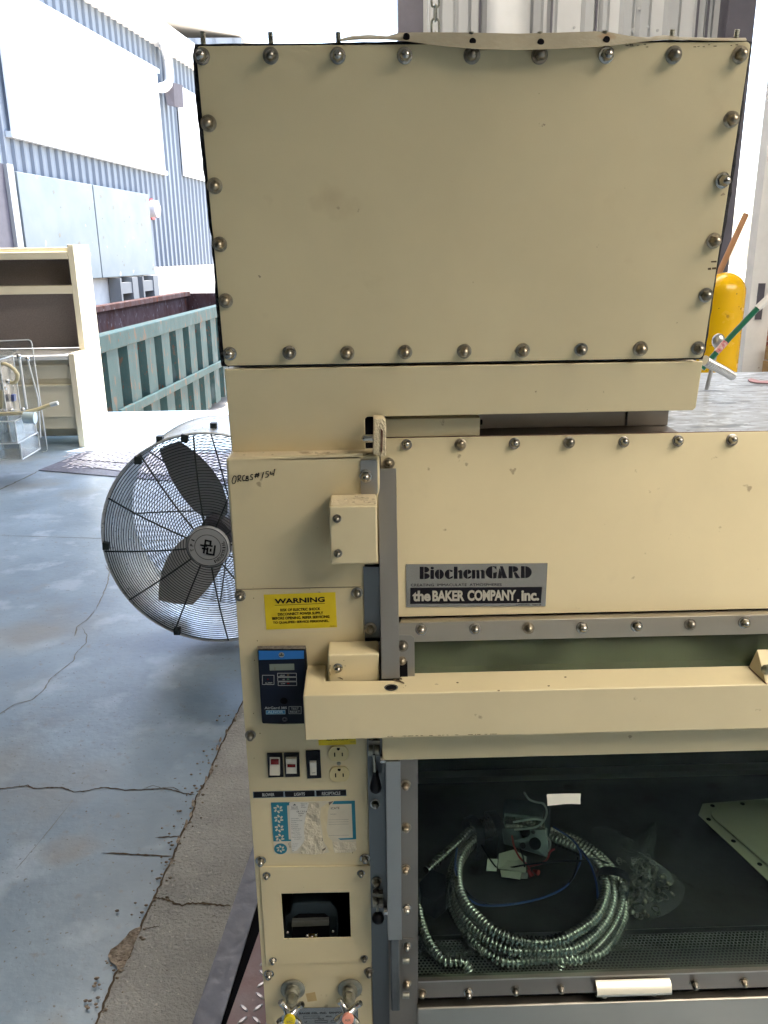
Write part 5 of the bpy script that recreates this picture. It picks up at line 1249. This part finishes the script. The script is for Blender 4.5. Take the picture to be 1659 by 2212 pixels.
# U shaped pull handle
hA = FL.uv(1285, 2118)[0]; hB = FL.uv(1445, 2112)[0]; hz_t = FL.uv(1360, 2113)[1]; hz_b = FL.uv(1360, 2139)[1]
b = MB(); cs_ = []
for k in range(9):
    q = R(-75+150*k/8); cs_.append((.016-.016*math.cos(q)*-1-.016, (hz_t+hz_b)/2+.0105*math.sin(q)))
sec = [(.004, hz_b-.001), (.010, hz_b), (.018, hz_b+.006), (.020, (hz_t+hz_b)/2-.001), (.014, hz_t-.004), (.006, hz_t), (.003, hz_t+.001)]
V = []; fs = []
for x in (hA, hB):
    V += [FL.p(x, z, d) for d, z in sec]+[FL.p(x, z+(.0015 if i > 3 else -.0015)*0-.0014, d-.0015) for i, (d, z) in enumerate(sec)]
n = len(sec)
for i in range(n-1): fs += [[i, i+1, 2*n+i+1, 2*n+i], [n+i, 3*n+i, 3*n+i+1, n+i+1], [i, n+i, n+i+1, i+1], [2*n+i, 2*n+i+1, 3*n+i+1, 3*n+i]]
fs += [[0, 2*n, 3*n, n], [n-1, 2*n-1, 4*n-1, 3*n-1]]
cbuild(MB().add(V, fs, True), "pull_handle", mat("satin_handle", (.78, .75, .64), .35, .5))
# ---- lower track and clamp
FTL = Fr((0, 1.150, 0)); l0 = FTL.uv(833, 1660)[0]; l1 = FTL.uv(865, 1660)[0]
zt_ = fz0-.001; zk = FTL.uv(850, 2031)[1]
b = MB().box(l0, l1, 1.150, 1.152, zk, zt_).box(l0, l0+.002, 1.1525, 1.178, zk, zt_).box(l1-.002, l1, 1.1525, 1.177, zk, zt_)
cbuild(b, "lower_track", M_steel, bevel=.0006)
cbuild(MB().box(l0+.004, l1-.004, 1.160, 1.170, FTL.uv(850, 2196)[1], zk+.05), "track_liner", mat("dark_track", (.10, .11, .115), .4, .6, vary=.3, vscale=60, stretch=(1, 1, .2)), bevel=.003)
FZ = Fr((0, 1.197, 0))
def clamp(T, body, bolts, rod, grip, ball):
    b_ = MB(); x0, y0, x1, y1 = body; xm = (x0+x1)/2; w_ = (x1-x0)
    b_.prism([FZ.px(*T(x, y), .010) for x, y in ((x0, y0), (x1, y0), (x1, y1), (x0, y1))], (0, .010, 0))
    for s_ in (-1, 1):
        c_ = FZ.px(*T(xm+s_*w_*.27, (y0+y1)/2+18), .014)
        b_.cyl(c_+Vector((-.0035, 0, 0)), c_+Vector((.0035, 0, 0)), .0085, 16)
    o_ = b_.build("toggle_clamp", M_dullmetal, cab, bevel=.0008)
    for x, y, s2 in bolts: nut(FZ, *T(x, y), .0, s2)
    (rx0, ry0), (rx1, ry1) = rod
    MB().cyl(FZ.px(*T(rx0, ry0), .018), FZ.px(*T(rx1, ry1), .022), .0026, 10).build("rod", M_dullmetal, o_)
    gx, gy0, gy1, gr = grip
    A = FZ.px(*T(gx, gy0), .022); B_ = FZ.px(*T(gx+4, gy1), .024); ax_ = (B_-A); L = ax_.length
    if ball: MB().sphere(FZ.px(*T(gx, (gy0+gy1)/2), .026), gr, 18, 12).build("knob", M_black, o_)
    else: MB().lathe(A, ax_, [(gr*.35, 0), (gr*.5, L*.15), (gr*.78, L*.45), (gr*1.0, L*.72), (gr*.9, L*.88), (gr*.5, L*.98), (gr*.05, L)], 18).build("grip", M_black, o_)
    c_ = FZ.px(*T(x1+5, y1+25), .010); MB().cyl(c_+Vector((0, 0, 0)), c_+Vector((.008, 0, 0)), .0075, 14).build("pivot", M_chrome, o_)
clamp(S5, (122, 285, 236, 440), [(155, 250, .8), (190, 895, .86)], ((178, 420), (188, 620)), (192, 590, 790, .0103), False)
clamp(S5, (165, 1770, 268, 1905), [(203, 1645, .86), (204, 1735, .66)], ((210, 1870), (214, 1960)), (217, 1940, 2068, .0108), True)

# ---- work chamber behind the glass
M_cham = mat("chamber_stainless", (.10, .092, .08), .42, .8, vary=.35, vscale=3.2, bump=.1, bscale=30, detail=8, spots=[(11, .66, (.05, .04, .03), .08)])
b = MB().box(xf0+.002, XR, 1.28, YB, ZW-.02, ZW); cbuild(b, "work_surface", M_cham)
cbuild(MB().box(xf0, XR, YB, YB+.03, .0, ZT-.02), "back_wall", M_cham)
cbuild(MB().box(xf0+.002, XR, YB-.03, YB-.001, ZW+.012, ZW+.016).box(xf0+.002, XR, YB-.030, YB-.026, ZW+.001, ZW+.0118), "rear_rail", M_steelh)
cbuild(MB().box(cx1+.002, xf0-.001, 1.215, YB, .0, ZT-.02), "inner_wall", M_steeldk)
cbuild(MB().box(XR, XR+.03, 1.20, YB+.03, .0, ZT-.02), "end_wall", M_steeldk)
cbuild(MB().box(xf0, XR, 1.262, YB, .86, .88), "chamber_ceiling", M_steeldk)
# perforated grille
gx_0, gx_1, gy_0, gy_1 = xf0+.004, XR-.01, 1.192, 1.279
cbuild(MB().box(gx_0, gx_1, gy_0, gy_1, ZW-.06, ZW-.05), "grille_trough", M_dark)
def hexgrille(x0, x1, y0, y1, z, p_, r_):
    b_ = MB(); rows = int((y1-y0)/(p_*.866)); cols = int((x1-x0)/p_)
    # honeycomb web: each cell is a hexagon ring shared by neighbours
    for j in range(rows):
        for i in range(cols):
            cx_ = x0+(i+.5+(.5 if j % 2 else 0))*p_; cy_ = y0+(j+.5)*p_*.866; ro = p_/math.sqrt(3)*1.002; ri = r_
            O = [(cx_+ro*math.cos(R(30+60*k)), cy_+ro*math.sin(R(30+60*k)), z) for k in range(6)]
            I = [(cx_+ri*math.cos(R(30+60*k)), cy_+ri*math.sin(R(30+60*k)), z) for k in range(6)]
            b_.add(O+I, [[k, (k+1) % 6, 6+(k+1) % 6, 6+k] for k in range(6)])
    return b_
cbuild(hexgrille(gx_0, XR-.3, gy_0, gy_1, ZW-.004, .0072, .0026), "perforated_grille", mat("grille_metal", (.20, .19, .17), .4, .6))
cbuild(MB().box(gx_0, XR, 1.279, 1.2805, ZW-.05, ZW+.001), "grille_edge", M_steelh)

# ================================================================ THINGS INSIDE THE CHAMBER
TZ = lambda x, y: (877.8+x/3.024, 1590.9+y/3.024)
def zp(x, y, h=0.0):
    P = onZ(*TZ(x, y), ZW+h)
    if P.y < 1.205: P.y = 1.205
    return P
def spline(P, closed, step):
    n = len(P); Q = []
    rng = range(n if closed else n-1)
    for i in rng:
        p0 = P[(i-1) % n] if closed or i > 0 else P[0]; p1 = P[i]; p2 = P[(i+1) % n]; p3 = P[(i+2) % n] if closed or i+2 < n else P[-1]
        m = max(2, int((p2-p1).length/step))
        for k in range(m):
            t_ = k/m; Q.append(.5*((2*p1)+(p2-p0)*t_+(2*p0-5*p1+4*p2-p3)*t_*t_+(3*p1-3*p2+p3-p0)*t_**3))
    if not closed: Q.append(P[-1])
    out = [Q[0]]; acc_ = 0     # even resampling
    for i in range(1, len(Q)):
        seg = Q[i]-Q[i-1]; L = seg.length; pos = 0
        while acc_+(L-pos) >= step:
            pos += step-acc_; out.append(Q[i-1]+seg*(pos/L)); acc_ = 0
        acc_ += L-pos
    return out
def ribbed(mb, P, r, closed=False):
    Q = spline(P, closed, .0014)
    mb.tube(Q, r, 10, closed=closed, radf=lambda i: r*(1.0, 1.02, .93, .56, .54, .90)[i % 6])
coil = thing("conduit_coil", zp(850, 1000), "coil of ribbed metal flexible conduit lying on the chamber floor", "conduit")
cr = .0112
loops = [
 [(840, 1345), (960, 1335), (1080, 1290), (1240, 1170), (1302, 1000), (1262, 860), (1150, 755), (960, 670), (800, 600), (640, 590), (480, 650), (370, 760), (335, 900), (370, 1060), (500, 1210), (640, 1305)],
 [(860, 1430), (1000, 1412), (1130, 1366), (1280, 1235), (1348, 1060), (1320, 890), (1200, 750), (960, 650), (700, 590), (500, 650), (360, 800), (315, 970), (345, 1130), (480, 1290), (650, 1390)],
 [(870, 1518), (1010, 1506), (1150, 1455), (1300, 1310), (1390, 1150), (1400, 1000), (1330, 850), (1180, 720), (940, 610), (700, 560), (500, 610), (350, 760), (285, 950), (300, 1120), (430, 1330), (620, 1465)]]
for lp, hgt in zip(loops, (.052, .032, .0115)):
    ribbed_b = MB(); ribbed(ribbed_b, [zp(x, y, hgt) for x, y in lp], cr, True); ribbed_b.build("conduit_loop", M_conduit, coil)
for pc in (((1330, 880, .04), (1400, 960, .02), (1425, 1080, .0125), (1400, 1230, .0125), (1290, 1400, .0125), (1180, 1490, .0125), (1060, 1550, .0115), (990, 1585, -.03)),
           ((420, 1600, -.03), (385, 1562, .011), (240, 1460, .0125), (140, 1330, .0125), (90, 1180, .0125), (85, 1050, .0125), (110, 950, .0125))):
    b = MB(); ribbed(b, [zp(x, y, h_) for x, y, h_ in pc], cr); b.build("conduit_loop", M_conduit, coil)
b = MB(); ribbed(b, [zp(x, y, h_) for x, y, h_ in ((640, 560, .06), (520, 560, .06), (440, 600, .055), (340, 690, .05), (230, 790, .045), (130, 880, .04))], cr*.95); b.build("conduit_loop", M_conduit, coil)
def band(x0, y0, x1, y1, h0, h1, w_):
    A = zp(x0, y0, h0); B_ = zp(x1, y1, h0); P = [A+Vector((0, 0, -h0+.001)), A+Vector((0, 0, h1)), B_+Vector((0, 0, h1)), B_+Vector((0, 0, -h0+.001))]
    mb = MB(); Q = spline(P, False, .004); t_ = (B_-A).normalized(); n_ = Vector((-t_.y, t_.x, 0))*w_/2
    V = [q-n_ for q in Q]+[q+n_ for q in Q]; n = len(Q); return mb.add(V, [[i, i+1, n+i+1, n+i] for i in range(n-1)], True)
M_tapeblk = mat("black_tape", (.008, .008, .012), .45, bump=.3, bscale=120)
band(1255, 950, 1440, 985, .045, .024, .024).build("tape_band", M_tapeblk, coil)
band(395, 600, 480, 690, .05, .03, .02).build("tape_band", M_tapeblk, coil)
band(540, 560, 620, 700, .05, .03, .02).build("tape_band", M_tapeblk, coil)
for P_, m_, r_ in (([(330, 730, .07), (320, 860, .07), (350, 960, .05), (420, 1070, .03), (520, 1105, .01), (700, 1095, .01), (900, 1050, .012), (1040, 980, .02), (1110, 880, .05), (1140, 780, .075), (1090, 680, .08), (950, 585, .08)], mat("blue_wire", (.015, .05, .20), .4), .0022),
                   ([(345, 900, .05), (400, 1020, .03), (520, 1090, .008), (700, 1085, .006), (880, 1055, .008), (1030, 990, .015), (1100, 890, .05), (1120, 780, .07)], M_black, .0020),
                   ([(1140, 740, .078), (1200, 830, .075), (1240, 950, .06), (1250, 1060, .05)], mat("blue_wire_dark", (.01, .035, .15), .4), .0022),
                   ([(490, 710, .065), (560, 820, .05), (620, 862, .035), (800, 835, .04), (1000, 815, .055), (1140, 812, .07), (1230, 800, .075), (1320, 830, .06)], M_black, .0018),
                   ([(700, 640, .06), (730, 700, .06), (760, 780, .05), (775, 860, .03)], M_black, .0020)):
    MB().tube(spline([zp(*q) for q in P_], False, .004), r_, 6).build("wire", m_, coil)
# junction box with wires
jb = thing("junction_box", zp(780, 700), "open grey steel junction box with loose wires lying on the conduit coil", "junction box")
M_jb = mat("junction_box_metal", (.075, .09, .095), .4, .6, vary=.2, vscale=30)
def jp(x, y, Y): return onY(*TZ(x, y), Y)
b = MB(); Yj = 1.50
b.prism([jp(650, 425, Yj+.04), jp(905, 445, Yj+.04), jp(890, 545, Yj), jp(645, 520, Yj)], (0, .004, .004))
b.prism([jp(905, 445, Yj+.04), jp(935, 470, Yj+.03), jp(930, 770, Yj-.05), jp(900, 560, Yj-.01)], (.003, .003, 0))
b.prism([jp(650, 425, Yj+.04), jp(640, 520, Yj), jp(625, 680, Yj-.03), jp(640, 640, Yj+.0)], (-.003, .003, 0))
b.build("box_shell", M_jb, jb)
b = MB().prism([jp(625, 600, Yj-.02), jp(925, 610, Yj-.02), jp(928, 790, Yj-.06), jp(640, 700, Yj-.05)], (0, .003, -.003)); bpz = b.build("box_back", M_jb, jb)
b = MB()
for x, y, r_ in ((775, 625, .0105), (840, 700, .0125), (760, 712, .006), (828, 625, .004)):
    c = jp(x, y, Yj-.035-(y-610)/180*.03); b.lathe(c, (0, -.7, .6), [(r_, 0), (r_, .003)], 16)
b.build("knockout", M_dark, jb)
M_wirew = mat("white_wire", (.34, .34, .31), .5)
for P_ in ([(770, 365), (800, 410), (850, 430), (895, 440), (918, 490), (900, 545), (860, 585), (800, 600), (700, 610)], [(895, 550), (840, 540), (760, 548), (695, 562)], [(915, 600), (918, 650), (940, 690), (930, 760)]):
    MB().tube(spline([jp(x, y, Yj-.065) for x, y in P_], False, .004), .0021, 6).build("wire", M_wirew, jb)
M_wirer = mat("red_wire", (.30, .02, .02), .4)
for P_ in ([(690, 650), (705, 720), (740, 790), (790, 840), (810, 880)], [(970, 735), (940, 750), (920, 800), (880, 830), (800, 850)]):
    MB().tube(spline([jp(x, y, Yj-.07) for x, y in P_], False, .004), .0021, 6).build("wire", M_wirer, jb)
for A_, B_ in (((795, 868), (820, 915)), ((830, 875), (862, 890))): MB().cyl(jp(*A_, Yj-.075), jp(*B_, Yj-.085), .003, 10, .0062).build("wire_nut", M_wirer, jb)
# cream bracket below the box
br_ = thing("mounting_bracket", zp(690, 900), "small folded pale metal bracket lying inside the conduit coil", "bracket")
M_brk = mat("zinc_bracket", (.56, .56, .46), .4, .3)
MB().prism([jp(605, 765, Yj-.06), jp(700, 738, Yj-.04), jp(785, 785, Yj-.04), jp(780, 888, Yj-.09), jp(600, 858, Yj-.09)], (0, .002, -.004)).build("upper_plate", M_brk, br_)
MB().prism([jp(615, 872, Yj-.095), jp(752, 888, Yj-.095), jp(745, 932, Yj-.10), jp(622, 915, Yj-.10)], (0, .002, -.003)).build("lower_plate", M_brk, br_)
MB().prism([jp(530, 798, Yj-.075), jp(598, 800, Yj-.075), jp(590, 880, Yj-.09), jp(522, 876, Yj-.09)], (0, .002, -.003)).prism([jp(753, 890, Yj-.096), jp(795, 890, Yj-.096), jp(795, 926, Yj-.1), jp(750, 926, Yj-.1)], (0, .002, -.003)).build("mounting_ear", mat("zinc_ear", (.28, .28, .25), .4, .5), br_)
# dark plug / connector left
tag(MB().prism([zp(80, 950, .05), zp(160, 860, .05), zp(260, 900, .05), zp(265, 1020, .05), zp(190, 1080, .05), zp(95, 1030, .05)], (0, 0, -.045)).build("plug_connector", M_black, bevel=.004), "dark square connector beside the left end of the coil", "connector")
# white paper tag
c = [onY(*TZ(x, y), 1.1835) for x, y in ((916, 380), (925, 376), (1030, 373), (1139, 372), (1136, 410), (1137, 441), (1080, 439), (1030, 440), (980, 446), (922, 452), (920, 415))]
tag(MB().prism(c, (0, -.0006, 0)).build("paper_tag", mat("white_paper", (.88, .85, .72), .8, vary=.03, vscale=30)), "small white paper tag stuck on the front of the lower glass", "paper tag")
# loose panel with holes
TR_ = lambda x, y: (1261.8+x/3.562, 1590.9+y/3.562)
def rp(x, y, h=.03): return onZ(*TR_(x, y), ZW+h)
lp_ = thing("loose_plate", rp(1400, 800), "cream coloured loose cover plate with screw holes lying in the chamber", "plate")
M_lp = mat("loose_plate_paint", (.44, .41, .29), .4, vary=.06, vscale=8)
MB().prism([rp(x, y, .04) for x, y in ((912, 515), (1415, 475), (1800, 450), (2100, 900), (1900, 1400), (1415, 1108), (880, 602))], (0, 0, -.002)).build("plate_sheet", M_lp, lp_, bevel=.0006)
MB().prism([rp(x, y, .046) for x, y in ((985, 568), (1040, 562), (1415, 535), (1750, 520), (1900, 900), (1415, 985), (1000, 628), (978, 600))], (0, 0, -.0055)).build("raised_field", M_lp, lp_, bevel=.002)
for x, y in ((988, 533), (1218, 518), (958, 638), (1149, 805), (1351, 983)):
    c = rp(x, y, .0402); MB().lathe(c, (0, 0, 1), [(.0052, 0), (.0052, .0005)], 14).build("screw_hole", M_dark, lp_)
# bag of hardware
bag = thing("hardware_bag", rp(450, 1250, 0), "crumpled clear plastic bag of nuts and washers on the chamber floor", "bag")
from mathutils import noise
outl = [(60, 720), (180, 700), (330, 800), (460, 740), (545, 660), (555, 800), (540, 930), (620, 1120), (720, 1110), (775, 1160), (750, 1280), (640, 1370), (520, 1410), (400, 1400), (300, 1330), (230, 1180), (200, 980), (110, 850)]
C_ = Vector((0, 0, 0))
for q in outl: C_ += rp(*q, 0)
C_ /= len(outl); b = MB(); n = len(outl)*3; ringsN = 10; V = []
bd = spline([rp(*q, 0) for q in outl], True, .008)
for j in range(ringsN+1):
    u = j/ringsN
    for q in bd:
        p_ = C_.lerp(q, u); d_ = noise.noise(p_*42)*.5+noise.noise(p_*110)*.35; p_ = p_.copy(); p_.z = ZW+.002+.030*(1-u*u)*(1+d_)+.004*abs(d_); V.append(p_)
nb = len(bd); fs = [[j*nb+i, j*nb+(i+1) % nb, (j+1)*nb+(i+1) % nb, (j+1)*nb+i] for j in range(ringsN) for i in range(nb)]
b.add(V, fs, True); b.build("film", glass("bag_film", (.90, .92, .90), .05, .18, scratch_haze=.06), bag)
b = MB(); random.seed(8)
for k in range(150):
    x, y = random.gauss(440, 95), random.gauss(1150, 110)
    P = rp(max(240, min(690, x)), max(960, min(1380, y)), .003+.014*random.random()); axv = Vector((random.uniform(-.8, .8), random.uniform(-.8, .8), 1)).normalized(); r_ = random.choice((.0045, .006, .0075))
    u_ = axv.orthogonal().normalized(); w_ = axv.cross(u_)
    if k % 3: b.tube([P+u_*(r_*math.cos(q*.698))+w_*(r_*math.sin(q*.698)) for q in range(9)], .0013, 5, closed=True)
    else: b.lathe(P, axv, [(.0052, 0), (.0055, .001), (.0055, .005), (.003, .009), (.0005, .010)], 6)
o = b.build("loose_hardware", mat("hardware_metal", (.24, .22, .17), .35, 1.0, vary=.4, vscale=60), bag); o['kind'] = 'stuff'

# ================================================================ THINGS STANDING ON THE TOP SHEET
T5 = lambda x, y: ((2724+x/4.424)/1.8228, (1000+y/4.424)/1.8228)
q0 = onY(*T5(180, 2000), 1.62); q1 = onY(*T5(1140, 950), 1.62); q2 = onY(*T5(1420, 690), 1.62)
q0.z = max(q0.z, ZT+.012)
gr = thing("green_rod", q0, "thin dark green rod with white end slanting up behind the cabinet", "rod")
MB().tube([q0, q0.lerp(q1, .5)+Vector((0, 0, .002)), q1], .0056, 12).build("shaft", mat("green_coating", (.004, .10, .055), .3), gr)
MB().tube([q1+(q2-q1).normalized()*.0002, q2+(q2-q1)*.6], .0068, 12).build("white_sleeve", mat("white_sleeve", (.62, .62, .62), .5), gr)
qs = onY(*T5(505, 1630), 1.62); dd_ = (q1-q0).normalized()
MB().tube([qs-dd_*.012, qs+dd_*.014], .0060, 12).build("sticker", mat("rod_sticker", (.6, .5, .48), .5, col2=(.45, .06, .10), vscale=160), gr)
c = onY(*T5(462, 1515), 1.66)
tag(MB().sphere(c, .0138, 20, 14, (.9, .9, 1.08)).cyl(c+Vector((-.001, 0, -.012)), (c.x-.014, c.y, ZT+.0005), .004, 10).build("metal_knob", mat("brushed_ball", (.42, .43, .44), .35, 1.0, vary=.2, vscale=50)), "small dull silver knob on a stalk beside the green rod", "knob")
P_ = [onY(*T5(215, 1850), 1.45), onY(*T5(330, 1920), 1.47), onY(*T5(470, 1990), 1.5), onY(*T5(600, 2060), 1.54), onY(*T5(700, 2125), 1.58)]
for q in P_: q.z = max(q.z, ZT+.0095)
Q = spline(P_, False, .0014); b = MB(); b.tube(Q, .0084, 12, radf=lambda i: .0086*(1.0, 1.03, 1.0, .86, .58, .60, .88)[i % 7])
tag(b.build("conduit_stub", mat("bright_conduit", (.50, .51, .52), .3, .9)), "short ribbed silver conduit end lying on the cabinet top", "conduit")
b = MB(); pk = [(895, 1600), (920, 1592), (990, 1612), (1054, 1610), (1150, 1620), (1150, 1632), (1054, 1630), (960, 1626), (905, 1615)]
TT5 = lambda x, y: ((2500+x/2.011)/1.8228, (700+y/2.011)/1.8228)
tag(MB().prism([onZ(*TT5(x, y), ZT-.0005) for x, y in pk], (0, 0, .0015)).build("pink_ribbon", mat("pink_ribbon", (.42, .25, .28), .7)), "faded pink strip of ribbon lying on the cabinet top", "ribbon")
